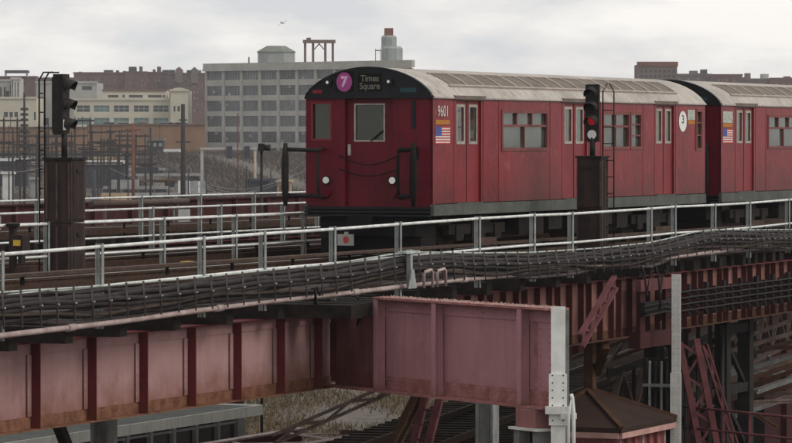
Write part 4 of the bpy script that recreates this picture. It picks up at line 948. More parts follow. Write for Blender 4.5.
# deep back girders close off the far side under the deck
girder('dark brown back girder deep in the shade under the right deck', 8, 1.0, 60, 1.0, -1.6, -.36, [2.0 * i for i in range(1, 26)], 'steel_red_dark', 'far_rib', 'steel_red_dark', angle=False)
t = thing('plate_girder', 'dark red low girder far behind the truss at right', 'girder', (60, 12, -9), 'track')
for k in range(8, 28): MB().box(14 + k * 2.6, 16.58 + k * 2.6, 12.0, 12.06, -8.95, -2.6).build('web_panel', 'steel_red_dark', t); MB().box(14 + k * 2.6, 14.1 + k * 2.6, 11.8, 11.999, -8.95, -2.6).build('stiffener', 'far_rib', t)
MB().box(34.8, 86.8, 11.7, 12.3, -2.599, -2.54).build('top_flange', 'steel_red', t)
for k in range(2, 6): MB().box(16 + k * 12, 16.4 + k * 12, 12.061, 12.4, -9, -2.6).build('column', 'steel_red_dark', t)

# glazed hall behind the left girder
t = thing('low_building', 'low glazed hall with pale flat roof edge behind the left girder', 'building', (1, 12, -9), 'track')
ha, hb, hw0, hw1 = -22, 11.4, 9.3, 24; zr = -3.8
rf = MB().box(ha, hb, hw0 - .35, hw1, zr - .04, zr).build('roof', 'hall_roof', t)
MB().box(ha, hb + .02, hw0 - .38, hw0 - .351, zr - .20, zr + .03).build('fascia', 'hall_fascia', rf); MB().box(hb + .001, hb + .03, hw0 - .35, hw1, zr - .20, zr + .03).build('fascia', 'hall_fascia', rf)
MB().box(ha, hb - .2, hw0 + .12, hw1, -9, zr - .041).build('wall', 'hall_glass', t)
x = ha + .2; k = 0
while x < hb - .5:
    MB().box(x, x + .13, hw0, hw0 + .119, -9, zr - .045).build('mullion', 'hall_mullion' , t)
    MB().box(x + .16, x + 1.1, hw0 + .08, hw0 + .10, -8.9, zr - .35).build('pane', 'hall_glass', t); x += 1.13; k += 1
MB().box(hb - .55, hb - .15, hw0 - .02, hw0 + .3, -9, zr - .045).build('corner_pier', 'hall_mullion', t)
MB().box(ha, hb - .2, hw0 + .02, hw0 + .11, zr - .36, zr - .305).build('head_rail', 'hall_mullion', t)

# dry grass on the bank seen under the girder
gb = MB()
for i in range(42000):
    y = random.uniform(140, 235); x = bx(random.uniform(225, 520), y); z = zg(x, y); h = random.uniform(.08, .34); a = random.uniform(0, 6.28); r_ = random.uniform(.012, .04)
    if math.sin(x * .9) + math.sin(y * .31 + x * .2) < random.uniform(-1.6, .6): continue
    gb._add([(x - r_ * math.cos(a), y - r_ * math.sin(a), z - .02), (x + r_ * math.cos(a), y + r_ * math.sin(a), z - .02), (x + random.uniform(-.2, .2), y + random.uniform(-.2, .2), z + h)], [(0, 1, 2)])
tag(gb.build('dry_grass', 'dry_grass'), 'yellowed dry grass on the ground seen below the girder corner', 'grass', kind='stuff')

# ------------------------------------------------------------------ far buildings
def plan(xl, yl, xr, yr):
    """facade frame: a = metres along the front from its left end, dd = depth behind the front"""
    v = Vector((xr - xl, yr - yl, 0)); Lf = v.length; dx = v / Lf; dn = Vector((-dx.y, dx.x, 0))
    return Lf, math.atan2(dx.y, dx.x)
# big grey concrete factory
xl, yl, xr, yr = bx(205.5, 900), 900.0, bx(412, 858), 858.0
Lf, rz = plan(xl, yl, xr, yr)
t = thing('factory_building', 'large grey concrete factory with rows of wide windows', 'building', (xl, yl, -6), rz=rz)
ff = lambda a, b_, dd: (a, dd, b_ + 6)
zt = bz(63.7, 900); nb_ = 11; bw = Lf / nb_
rows = [(bz(80.3, 900), bz(71.2, 900)), (bz(95.8, 900), bz(86.2, 900)), (bz(111.3, 900), bz(101.0, 900)), (bz(126.6, 900), bz(116.2, 900)), (bz(142.5, 900), bz(131.8, 900)), (bz(158.5, 900), bz(148, 900))]
holes = [(i * bw + .5, (i + 1) * bw - .5, z0, z1) for i in range(nb_) for z0, z1 in rows]
wl = MB().wall(ff, 0, Lf, -6, zt - 1.6, holes, .4)
wl._add([ff(0, -6, 0), ff(0, -6, 40), ff(0, zt, 40), ff(0, zt, 0)], [(0, 1, 2, 3)])
wl._add([ff(Lf, -6, 0), ff(Lf - 32, -6, 34), ff(Lf - 32, zt, 34), ff(Lf, zt, 0)], [(0, 3, 2, 1)])
wl._add([ff(0, zt - .3, 0.05), ff(Lf, zt - .3, .05), ff(Lf - 32, zt - .3, 34), ff(0, zt - .3, 40)], [(0, 1, 2, 3)])
wall_ = wl.build('wall', 'concrete_factory', t, (0, 0, 0))
MB().box(-.3, Lf + .3, -.5, .6, zt + 4.4, zt + 6).build('parapet', 'concrete_factory', t, (0, 0, 0))
MB().box(-.4, Lf + .4, -.65, -.51, zt + 4.2, zt + 4.75).build('cornice', 'concrete_factory', t, (0, 0, 0))
for i in range(nb_ + 1): MB().box(max(0, i * bw - .40), i * bw + .40, -.14, -.002, 0, zt + 4.19).build('pilaster', 'concrete_factory', t, (0, 0, 0))
ww, wh = bw - 1.0, rows[0][1] - rows[0][0]
gm = MB().box(0, ww, .30, .35, 0, wh).mesh('window', 'factory_glass')
gms = [gm, gm, gm, MB().box(0, ww, .30, .35, 0, wh).mesh('window', 'dark_glass'), MB().box(0, ww, .30, .35, 0, wh).mesh('window', 'blind_glass'), gm]
sm_ = MB()
for k in range(1, 6): sm_.box(ww * k / 6 - .035, ww * k / 6 + .035, .25, .299, 0, wh)
for k in range(1, 4): sm_.box(0, ww, .255, .297, wh * k / 4 - .03, wh * k / 4 + .03)
sm_ = sm_.mesh('sash', 'roof_dark')
pm_ = MB().box(0, ww / 6, .26, .31, 0, wh / 4).mesh('pale_pane', 'yard_grey')
for z0, z1 in rows:
    for i in range(nb_):
        wn = piece('window', random.choice(gms), t, (i * bw + .5, 0, z0 + 6), 0, (1, 1, (z1 - z0) / wh)); piece('sash', sm_, wn, (0, 0, 0))
        if random.random() < .35: piece('pale_pane', pm_, wn, (ww / 6 * random.randrange(6), -.015, wh / 4 * random.randrange(4)))
BASE[t.name] = (0, 0, 0)
def roof_thing(name, label, cat, px, Y, z): return thing(name, label, cat, (bx(px, Y), Y, z))
Yr = 895.0; zr_ = zt - .3
t = roof_thing('tank_house', 'grey octagonal tank house with hipped roof on the factory', 'tank house', 276.5, Yr, zr_)
c = (bx(276.5, Yr), Yr, zr_); hz_ = bz(52.5, Yr) - zr_
MB().lathe(c, [(4.55, 0), (4.55, hz_)], 8, R(22.5)).build('drum', 'tank_grey', t)
MB().lathe(c, [(4.8, hz_), (4.8, hz_ + .15), (2.3, bz(46, Yr) - zr_)], 8, R(22.5)).build('roof', 'tank_roof', t)
t = roof_thing('tank_stand', 'bare brown steel tank stand on the factory roof', 'steel frame', 319, Yr - 10, zr_)
x0, x1 = bx(303, 885), bx(335.5, 885); zt_ = bz(41, 885)
for x in (x0 + .5, x0 + 2.3, x1 - 2.3, x1 - .6):
    MB().box(x - .28, x + .28, 884.5, 885.1, zr_, zt_ - .5).build('post', 'frame_brown', t)
MB().box(x0, x1, 884, 886, zt_ - .5, zt_ + .25).build('deck_beam', 'frame_brown', t)
for x, s_ in ((x0 + 2.6, 1), (x1 - 2.6, -1)): MB().bar((x, 884.7, zt_ - 1.9), (x + 1.2 * s_, 884.7, zt_ - .55), .25, .25).build('knee', 'frame_brown', t)
MB().box(x0 + .8, x0 + 1.8, 884.5, 885.5, zt_ + .251, zt_ + .75).build('hatch', 'frame_brown', t)
t = roof_thing('stair_tower', 'stepped grey octagonal tower with dark chimney top on the factory', 'tower', 390, 868, zr_)
c1, c2 = (bx(392.5, 866), 866, zr_), (bx(389, 870), 870, zr_)
MB().lathe(c1, [(2.45, 0), (2.45, bz(48.5, 866) - zr_), (1.9, bz(46.3, 866) - zr_)], 8, R(22.5)).build('lower_drum', 'tank_grey', t)
MB().lathe(c2, [(1.85, 0), (1.85, bz(37.5, 870) - zr_), (1.5, bz(35.6, 870) - zr_)], 8, R(22.5)).build('upper_drum', 'tank_grey', t)
MB().box(c2[0] - 1.05, c2[0] + .95, 869, 871, bz(36, 870), bz(28.2, 870)).build('chimney', 'brick_red', t)
lx = bx(377.5, 868); MB().box(lx - .5, lx - .35, 867.8, 868, zr_, bz(49, 868)).box(lx + .6, lx + .75, 867.8, 868, zr_, bz(49, 868)).box(lx - .5, lx + .75, 867.8, 868, bz(51, 868), bz(50, 868)).build('ladder_frame', 'frame_brown', t)
single(MB().tube([(bx(249, Yr), Yr, zr_), (bx(249, Yr), Yr, bz(57, Yr))], .18, 6), 'vent_pipe', 'frame_brown', 'thin vent pipe on the factory roof left of the tank house', 'pipe', (bx(249, Yr), Yr, zr_), 'world')

# generic flat-front block with windows as parts
def block(name, label, px0, px1, ytop, Y, zbase, wall_m, wins, depth=14, glass_m='dark_glass', parapet=.5, trim=None, cat='building', frame=None):
    x0, x1 = bx(px0, Y), bx(px1, Y); z1 = bz(ytop, Y)
    t = thing(name, label, cat, (x0, Y, zbase))
    holes = [(bx(a, Y), bx(b_, Y), bz(d_, Y), bz(c_, Y)) for a, b_, c_, d_ in [q[:4] for q in wins]]
    wf = lambda a, b_, dd: (a, Y + dd, b_)
    m_ = MB().wall(wf, x0, x1, zbase, z1, holes, .35)
    m_._add([(x0, Y, zbase), (x0, Y + depth, zbase), (x0, Y + depth, z1), (x0, Y, z1)], [(0, 1, 2, 3)])._add([(x1, Y, zbase), (x1, Y + depth, zbase), (x1, Y + depth, z1), (x1, Y, z1)], [(0, 3, 2, 1)])
    m_._add([(x0, Y + depth, zbase), (x1, Y + depth, zbase), (x1, Y + depth, z1), (x0, Y + depth, z1)], [(0, 1, 2, 3)])._add([(x0, Y, z1 - .3), (x1, Y, z1 - .3), (x1, Y + depth, z1 - .3), (x0, Y + depth, z1 - .3)], [(0, 1, 2, 3)])
    m_.build('wall', wall_m, t)
    if parapet: MB().box(x0 - .2, x1 + .2, Y - .25, Y + .3, z1 - parapet * .4, z1 + parapet * .6).build('parapet', trim or wall_m, t)
    for (a0, a1, b0, b1), wd in zip(holes, wins):
        w_ = MB().box(a0, a1, Y + .25, Y + .3, b0, b1).build('window', glass_m if len(wd) < 5 else wd[4], t)
        if frame and a1 - a0 > 1.6:
            fm = MB(); n_ = max(2, int((a1 - a0) / 1.1))
            for k in range(1, n_): fm.box(a0 + (a1 - a0) * k / n_ - .06, a0 + (a1 - a0) * k / n_ + .06, Y + .17, Y + .249, b0, b1)
            fm.box(a0, a1, Y + .172, Y + .247, (b0 + b1) / 2 - .05, (b0 + b1) / 2 + .05)
            fm.build('sash', frame, w_)
    return t
TG = 'teal_glass'
wins = []
for k, (a, b_) in enumerate([(77, 90), (94, 109.5), (114, 129), (134, 149), (153.5, 168.5)]):
    wins.append((a, b_, 105.5, 111.8, TG if k == 1 else 'dark_glass')); wins.append((a, b_, 118, 124.5, TG))
    wins.append((a, b_, 130, 136, 'dark_glass'))
block('warehouse', 'long cream warehouse with teal lower windows behind the yard', 74, 171, 99.5, 900, 3.0, 'cream_wall', wins, 24, frame='cream_grey')
block('warehouse_penthouse', 'cream penthouse storey with narrow windows on top of the warehouse', 103, 166, 90.5, 904, 10.5, 'cream_wall', [(108, 118.5, 95, 97.6), (122.5, 125, 95, 97.6), (129, 143, 95, 97.6), (148, 162, 95, 97.6), (163, 165, 95, 97.6)], 14, trim='frame_brown')
t = block('warehouse_tower', 'cream end tower with rounded top at right of the warehouse', 170.5, 188, 90.5, 897, 3.0, 'cream_wall', [(173.5, 175.5, 106, 111.5), (177.5, 180, 106, 111.5), (183, 184.5, 106, 110)], 16)
x0, x1 = bx(172, 897), bx(186, 897); zc_ = bz(90.3, 897)
MB().prism([(x0 + (x1 - x0) * (.5 - .5 * math.cos(k * math.pi / 10)), zc_ + .62 * math.sin(k * math.pi / 10)) for k in range(11)], lambda a, b_, dd: (a, 897 + dd, b_), .0, 2).build('rounded_gable', 'cream_wall', t)
block('office_block', 'pale grey cream block at far left behind the signal', 36, 97, 82.5, 930, 3.5, 'cream_grey', [(37, 44, 97, 98.5), (61, 65, 104, 109), (56, 58, 105, 109), (82, 92, 86, 90), (43.5, 49, 118, 125), (55, 60, 118, 124)], 20)
block('office_block', 'cream block at the left edge with tall grey window bays', -10, 36.5, 98, 905, 3.0, 'cream_wall', [(4, 8, 112, 117), (9.5, 13, 112, 117), (14.5, 18, 112, 117), (34, 36, 112, 120)], 18)
block('office_block', 'narrow cream block with vertical grey strips at the left edge', -12, 12, 80.5, 925, 3.0, 'cream_grey', [(0, 2, 87, 105), (4, 5.8, 87, 105, 'brick_brown'), (6, 9.5, 91, 105, 'brick_brown'), (10.2, 11.2, 84, 97)], 10)
block('office_block', 'pale tower-like bay of the left cream block', 11.5, 20.5, 78.5, 920, 3.0, 'stone_pale', [(12.2, 13.2, 80, 98), (15, 16, 82, 97), (17.6, 18.8, 82, 97)], 8)
t = block('flat_roof_house', 'brown house under a dark raised roof frame at left', -4, 36, 77, 1180, 4, 'brick_brown', [(2, 4, 82, 86), (24, 26, 82, 86)], 16)
for a in (5.8, 27): MB().box(bx(a, 1179) - .25, bx(a, 1179) + .25, 1179, 1180, bz(77, 1180), bz(72.5, 1180)).build('roof_post', 'stone_pale', t)
MB().box(bx(5.2, 1179), bx(27.5, 1179), 1178, 1186, bz(73, 1180), bz(70.3, 1180)).build('raised_roof', 'shed_dark', t)

def apartments(label, px0, px1, ytop, Y, mat, rows_, stacks, gables=(), seed=1, group='brown brick apartment blocks on the skyline'):
    rnd = random.Random(seed); wins = []
    x = px0 + 2.0
    while x < px1 - 2.5:
        for yr_ in rows_:
            wins.append((x, x + 1.3, yr_, yr_ + 2.3, 'stone_pale' if rnd.random() < .35 else 'dark_glass'))
        x += rnd.choice((3.0, 3.6, 4.4))
    t = block('apartment_block', label, px0, px1, ytop, Y, 4, mat, wins, 18, parapet=.6)
    t['group'] = group
    for a, b_, top, m_ in stacks: MB().box(bx(a, Y), bx(b_, Y), Y + 2, Y + 7, bz(ytop, Y) - .4, bz(top, Y)).build('chimney', m_, t)
    for a, b_, top in gables:
        c_ = (a + b_) / 2
        MB().prism([(bx(a, Y), bz(ytop, Y) - 3), (bx(b_, Y), bz(ytop, Y) - 3), (bx(b_, Y), bz(top + 3, Y)), (bx(c_, Y), bz(top, Y)), (bx(a, Y), bz(top + 3, Y))], lambda p_, q_, dd: (p_, Y + dd, q_), -.8, 5).build('gable', 'brick_grey', t)
    return t
apartments('brown apartment block with low chimneys left of the tall stack', 74, 126, 73.2, 1300, 'brick_brown', (79, 85, 91), [(78.5, 80.5, 71.5, 'shed_dark'), (103.5, 112, 69.9, 'shed_dark'), (115.5, 118, 70.2, 'brick_brown'), (122.5, 124.8, 70.8, 'brick_brown')], seed=3)
apartments('brown apartment block topped by the tallest dark square stack', 125.5, 147, 72.4, 1296, 'brick_brown', (79, 85, 91), [(128.5, 135.5, 66.6, 'shed_dark'), (139, 141.5, 66.3, 'brick_grey'), (137.5, 146, 71.3, 'shed_dark')], seed=5)
apartments('brown apartment block with two thin chimneys in the skyline middle', 146.5, 168, 72.8, 1299, 'brick_brown', (79, 85, 91), [(152.5, 154.5, 69.2, 'brick_brown'), (156.8, 160, 66.5, 'brick_brown'), (162, 168, 69.8, 'shed_dark')], seed=7)
apartments('brown apartment block with two pointed gables next to the factory', 167.5, 206, 73.8, 1294, 'brick_brown', (79, 85, 91, 97, 103, 109), [(168.5, 174, 69.7, 'shed_dark'), (186.5, 190.5, 70.0, 'shed_dark'), (198.5, 200.5, 70, 'brick_grey')], [(175.5, 182.5, 66.8), (191, 198, 67.0)], seed=9)
apartments('low far brown block between the raised roof and the signal', 27, 76, 78.5, 1320, 'brick_grey', (81,), [(35.5, 37, 76, 'brick_grey'), (56, 58, 75, 'shed_dark')], seed=11)
t = block('brick_tower', 'dark brown square block with red roof band above the train', 637.5, 677, 64.5, 1000, 2, 'brick_grey', [(640 + k * 4.6, 642.6 + k * 4.6, 70 + r_ * 5, 72.5 + r_ * 5) for k in range(8) for r_ in range(2)], 14, parapet=1.2, trim='brick_red')
apartments('brown skyline block right of the dark square block', 677, 711, 74.8, 1250, 'brick_grey', (78, 83), [(690.5, 698, 70.6, 'brick_grey'), (701.5, 707.5, 69.3, 'shed_dark'), (696, 708, 73, 'brick_grey')], seed=13)
apartments('brown skyline block in the middle of the right row', 710.5, 742, 75.2, 1246, 'brick_brown', (79,), [(720, 727, 74.6, 'brick_grey')], seed=15)
apartments('brown skyline block topped by small grey huts at right', 741.5, 770, 79.5, 1251, 'brick_grey', (83,), [(746, 751, 73, 'frame_brown'), (744, 747, 77, 'brick_grey'), (762, 769, 73.8, 'stone_pale')], seed=17)
apartments('brown skyline block at the right edge of the picture', 769.5, 800, 78.8, 1247, 'brick_brown', (83,), [(777, 780, 77.5, 'stone_pale'), (785, 791, 76.2, 'brick_brown')], seed=19)

# ------------------------------------------------------------------ rail yard
t = thing('retaining_wall', 'long rust-brown retaining wall across the yard below the warehouse', 'wall', (-45, 720, -.3))
for k, (a, b_, yt) in enumerate([(-20, 30, 128), (30, 88, 128), (88, 122, 125.5), (122, 160, 125), (160, 205.5, 125.2)]):
    MB().box(bx(a, 720), bx(b_, 720) - .06, 720, 721.3, -1.4, bz(yt, 720)).build('wall_panel', 'retaining', t)
    MB().box(bx(a, 720), bx(b_, 720) - .06, 719.8, 721.4, bz(yt, 720) + .002, bz(yt, 720) + .25).build('coping', 'frame_brown', t)
def parked_car(px, Y, label, mat, ln=4.4):
    x = bx(px, Y); z = zg(x, Y)
    t = thing('parked_car', label, 'car', (x, Y, z), group='cars parked above the retaining wall')
    MB().prism([(-ln / 2, .35), (ln / 2, .35), (ln / 2, .8), (ln / 2 - .9, .95), (-ln / 2 + .3, .95), (-ln / 2, .8)], lambda a, b_, dd: (x + a, Y + dd, z + b_), -.85, .85).build('body', mat, t)
    MB().prism([(-ln * .38, .952), (ln * .24, .952), (ln * .1, 1.48), (-ln * .3, 1.48)], lambda a, b_, dd: (x + a, Y + dd, z + b_), -.75, .75).build('cabin', 'dark_glass', t)
    MB().prism([(-ln * .30, 1.481), (ln * .1, 1.481), (ln * .1, 1.53), (-ln * .30, 1.53)], lambda a, b_, dd: (x + a, Y + dd, z + b_), -.74, .74).build('roof', mat, t)
    for a in (-ln * .32, ln * .32):
        for y in (-.8, .66): MB().prism([(a + .33 * math.cos(k * math.pi / 6), .33 + .33 * math.sin(k * math.pi / 6)) for k in range(12)], lambda p_, q_, dd: (x + p_, Y + y + dd, z + q_), 0, .14).build('wheel', 'tyre', t)
for px, lab, m_ in ((145, 'orange taxi parked above the retaining wall', 'car_paint_taxi'), (168.5, 'leftmost white car parked above the retaining wall', 'car_paint_white'), (177, 'middle white car parked above the wall', 'car_paint_white'),
                    (184.5, 'white car nearest the factory above the wall', 'car_paint_white'), (112, 'dark car parked above the wall under the teal windows', 'car_paint_dark'), (126, 'pale car parked above the wall left of the taxi', 'car_paint_white')):
    parked_car(px, 728, lab, m_)
def box_house(name, label, cat, px0, px1, ytop, Y, wm, rm, depth=4, roof_h=.35, doors=0, door_m='shed_dark'):
    x0, x1 = bx(px0, Y), bx(px1, Y); zb = zg((x0 + x1) / 2, Y) - .4; z1 = bz(ytop, Y)
    t = thing(name, label, cat, ((x0 + x1) / 2, Y, zb))
    MB().box(x0, x1, Y, Y + depth, zb, z1 - roof_h).build('wall', wm, t)
    MB().box(x0 - .25, x1 + .25, Y - .3, Y + depth + .3, z1 - roof_h + .002, z1).build('roof', rm, t)
    for k in range(doors):
        a = x0 + (x1 - x0) * (k + .25) / doors; b_ = x0 + (x1 - x0) * (k + .75) / doors
        MB().box(a, b_, Y - .04, Y - .002, zb + .8 + (z1 - zb) * .3, z1 - roof_h - .4).build('window', door_m, t)
    return t
box_house('parked_train', 'long dark yard train with white roof behind the left signal', 'train car', 83, 124, 160.5, 570, 'shed_dark', 'shed_white', 3, .55, 9, 'dark_glass')
box_house('parked_train', 'dark yard train with white roof at the left edge', 'train car', -10, 27, 158.3, 575, 'shed_dark', 'shed_white', 3, .4, 7, 'dark_glass')
box_house('yard_shed', 'black flat shed in the yard next to the train front', 'shed', 247, 276.5, 178.5, 520, 'shed_dark', 'shed_dark', 4)
box_house('yard_shed', 'tan yard cabin beside the black shed', 'shed', 277.5, 291, 180, 516, 'shed_tan', 'shed_tan', 3, .3, 2, 'frame_brown')
box_house('yard_shed', 'dark boxy shed at the foot of the retaining wall', 'shed', 147, 163, 138, 700, 'shed_dark', 'roof_dark', 5, .5, 3, 'yard_grey')
box_house('yard_shed', 'small white cabin in the yard at far left', 'shed', 2.5, 12, 171.5, 540, 'shed_white', 'shed_white', 3)
box_house('yard_shed', 'tiny pale cabin left of the signal case', 'shed', 30.5, 36, 177.5, 545, 'yard_grey', 'yard_grey', 3)
box_house('yard_shed', 'orange topped hut beyond the left signal head', 'shed', 88, 104, 124.6, 732, 'shed_orange', 'shed_orange', 3)
box_house('yard_shed', 'low white roofed shed under the retaining wall', 'shed', 165, 182, 149.2, 690, 'yard_grey', 'shed_white', 4, .5)
# pale corrugated fence panel
t = thing('fence', 'pale corrugated fence in the yard below the lattice mast', 'fence', (bx(192, 540), 540, zg(bx(192, 540), 540)))
for k in range(11):
    a = bx(178 + k * 2.5, 540); MB().box(a, a + .32, 540, 540.08 + .05 * (k % 2), zg(a, 540) - .2, bz(180.5 + .3 * (k % 3), 540)).build('panel', 'yard_grey' if k % 4 else 'shed_white', t)
MB().box(bx(178, 540), bx(206, 540), 540.14, 540.2, bz(184, 540), bz(183.4, 540)).build('rail', 'yard_grey', t)
def portal(label, px0, px1, ytop, Y, arms=2, mat='yard_steel', r_=.16, name='catenary_portal', ybeam=None):
    x0, x1 = bx(px0, Y), bx(px1, Y); z1 = bz(ytop, Y)
    t = thing(name, label, 'catenary portal', ((x0 + x1) / 2, Y, zg(x0, Y)), group='catenary portals in the yard')
    for x in (x0, x1): MB().box(x - r_, x + r_, Y - r_, Y + r_, zg(x, Y) - .3, z1).build('post', mat, t)
    for q in range(arms):
        z = z1 - .3 - q * 1.5
        MB().box(x0 - .6, x1 + .6, Y - .1, Y + .1, z - .12, z + .12).build('beam', mat, t)
    n_ = max(2, int((x1 - x0) / 2.2))
    for k in range(n_ + 1):
        x = x0 + (x1 - x0) * k / n_; MB().box(x - .05, x + .05, Y - .05, Y + .05, z1 - .3 - (arms - 1) * 1.5 - random.uniform(.5, 1.6), z1 + random.uniform(.0, .9)).build('hanger', mat, t)
    return t
PL = [(4, 17.5, 118.5, 575), (-8, 26, 130.5, 610), (14, 52, 142.5, 600), (38, 90, 143, 590), (75, 90.5, 118.5, 580), (92, 111, 130.5, 620), (104, 127, 143, 560), (85, 119, 150, 540), (-5, 46, 152.5, 530), (46, 84, 134, 640), (110, 133, 129.5, 650), (126, 152, 152, 560), (20, 62, 158, 510)]
for k, (a, b_, yt, Y) in enumerate(PL):
    wd = 'tall' if yt < 125 else 'medium' if yt < 145 else 'low'
    portal('%s dark catenary portal spanning the yard, %s of the row' % (wd, ('first', 'second', 'third', 'fourth', 'fifth', 'sixth', 'seventh', 'eighth', 'ninth', 'tenth', 'eleventh', 'twelfth', 'thirteenth')[k]), a, b_, yt, Y, 2 if yt > 125 else 1, r_=.13)
# signal bridge over the yard tracks
t = thing('signal_bridge', 'pale signal bridge with two hanging signal heads in the yard', 'signal bridge', (bx(225, 560), 560, zg(bx(225, 560), 560)))
for px in (202, 255): MB().box(bx(px, 560) - .2, bx(px, 560) + .2, 560, 560.4, zg(bx(px, 560), 560) - .3, bz(148, 560)).build('post', 'stone_pale', t)
MB().box(bx(200, 560), bx(257, 560), 559.9, 560.5, bz(149.8, 560), bz(147.3, 560)).build('beam', 'stone_pale', t)
for px in (229.5, 247): MB().box(bx(px - 2.8, 560), bx(px + 2.8, 560), 559.4, 559.89, bz(158.5, 560), bz(146.2, 560)).build('signal_head', 'shed_dark', t)
# poles
def pole(name, label, px, ytop, Y, mat, r_, rings=False, arms=()):
    x = bx(px, Y); zb = zg(x, Y) - .2; z1 = bz(ytop, Y)
    t = thing(name, label, 'pole', (x, Y, zb))
    MB().tube([(x, Y, zb), (x, Y, z1)], [r_ * 1.15, r_ * .85], 8).build('shaft', mat, t)
    if rings:
        for k in range(rings): MB().lathe((x, Y, z1 - 2.2 - k * .72), [(.12, -.2), (.62, -.12), (.45, .16), (.12, .2)], 10).build('insulator', 'yard_steel', t)
    for a, z in arms: MB().box(x - a, x + a, Y - .06, Y + .06, bz(z, Y) - .08, bz(z, Y) + .08).build('arm', mat, t)
    return t
pole('insulator_pole', 'dark pole with a stack of insulators left of the signal', 24.5, 92.5, 520, 'yard_steel', .16, 9)
pole('lattice_mast', 'dark tapering mast with cross arm below the warehouse tower', 183, 104, 470, 'yard_steel', .28, arms=((.9, 142), (.5, 120)))
pole('yard_pole', 'thin dark pole in front of the retaining wall', 150.5, 128, 480, 'yard_steel', .12)
pole('yard_pole', 'thick reddish brown pole in front of the brown wall', 133.2, 123, 500, 'brick_red', .20, arms=((1.0, 129.5),))
pole('yard_pole', 'thin dark red pole before the factory windows', 237.8, 113, 540, 'steel_red', .10)
pole('yard_pole', 'dark pole between the left portals', 36.5, 142, 470, 'yard_steel', .14)
pole('yard_pole', 'short dark pole right of the signal case', 94, 170, 430, 'shed_dark', .24)
pole('yard_pole', 'thin pole left of the insulator pole', 13, 128, 500, 'yard_steel', .12)
pole('yard_pole', 'dark short post before the signal bridge', 246.5, 166, 500, 'yard_steel', .14)
pole('yard_pole', 'pale wooden post beside the corrugated fence', 255, 152, 530, 'shed_tan', .12)
# black lamp signal beyond the railings
t = thing('lamp_post', 'slender black yard signal with lamp pointing right, beside the black shed', 'signal post', (bx(261.5, 120), 120, -9))
x = bx(261.5, 120); MB().tube([(x, 120, -9), (x, 120, bz(150, 120))], .045, 8).build('mast', 'signal_black', t)
MB().box(x - .10, x + .10, 119.85, 120.1, bz(151, 120), bz(143.5, 120)).build('lamp_body', 'signal_black', t)
MB().tube([(x + .1, 119.97, bz(147.5, 120)), (x + .27, 119.95, bz(147.8, 120))], [.09, .11], 10).build('hood', 'signal_black', t)
# sagging wires
for k, (a, ya, Ya, b_, yb, Yb, sag) in enumerate([(196, 185, 300, 330, 144, 180, 1.4), (205, 186, 300, 340, 148, 180, 1.2), (205, 184, 320, 345, 152, 185, 1.0), (-5, 170, 300, 52, 164, 240, .3), (110, 168, 430, 150, 182, 430, .2)]):
    p, q = Vector((bx(a, Ya), Ya, bz(ya, Ya))), Vector((bx(b_, Yb), Yb, bz(yb, Yb)))
    pts = [p.lerp(q, i / 14) - Vector((0, 0, sag * math.sin(math.pi * i / 14))) for i in range(15)]
    single(MB().tube(pts, .02, 5), 'overhead_wire', 'yard_grey', ('topmost sagging wire left of the train front', 'middle sagging wire left of the train front', 'lowest sagging wire left of the train front', 'pale wire at far left before the portals', 'short wire right of the left signal')[k], 'wire', tuple(p), 'world')
# yard tracks' cable runs: strings of catenary wire
for k in range(7):
    Y = 500 + k * 24; z = bz(146 + k * 4.2, Y); x0, x1 = bx(-14, Y), bx(140 + 6 * k, Y)
    single(MB().tube([(x0 + (x1 - x0) * i / 10, Y + 3, z - .25 * math.sin(i * math.pi / 2.5) ** 2) for i in range(11)], .05, 5), 'catenary_wire', 'yard_steel', 'horizontal catenary wire strung between the yard portals', 'wire', (x0, Y + 3, z), 'world', group='catenary wires over the yard')
# leafless scrub on the far slope
sb = MB()
for i in range(60000):
    y = random.uniform(470, 719); x = bx(random.uniform(-20, 330), y); z = zg(x, y); h = random.uniform(.2, .95) * (1.1 if x > bx(125, y) else .5); a = random.uniform(0, 6.28); r_ = random.uniform(.03, .10)
    if math.sin(x * .35 + y * .05) + math.sin(y * .11 + x * .6) < random.uniform(-1.8, .5): continue
    sb._add([(x - r_ * math.cos(a), y - r_ * math.sin(a), z - .1), (x + r_ * math.cos(a), y + r_ * math.sin(a), z - .1), (x + random.uniform(-.9, .9), y + random.uniform(-.9, .9), z + h)], [(0, 1, 2)])
tag(sb.build('scrub', 'scrub_twigs'), 'brown leafless scrub covering the slope below the factory', 'scrub', kind='stuff')
# small bare tree on the skyline
t = thing('bare_tree', 'small dark leafless tree on the skyline left of the signal', 'tree', (bx(46.5, 1150), 1150, 4))
x, Y = bx(46.5, 1150), 1150; z1 = bz(75.5, 1150)
MB().tube([(x, Y, 4), (x + .2, Y, z1 - 5), (x, Y, z1 - 1)], [.4, .25, .08], 6).build('trunk', 'tree_bark', t)
cr = MB()
for i in range(500):
    a = random.uniform(0, 6.28); r_ = 2.6 * random.random() ** .5; zz = z1 - 2.0 + random.uniform(-2.2, 2.0) * (1 - r_ / 4)
    p = Vector((x + r_ * math.cos(a), Y + r_ * math.sin(a), zz)); cr._add([p, p + Vector((random.uniform(-.5, .5), random.uniform(-.5, .5), random.uniform(.1, .6))), p + Vector((random.uniform(-.15, .15), 0, .12))], [(0, 1, 2)])
tag(cr.build('crown', 'tree_bark', t), kind='stuff')
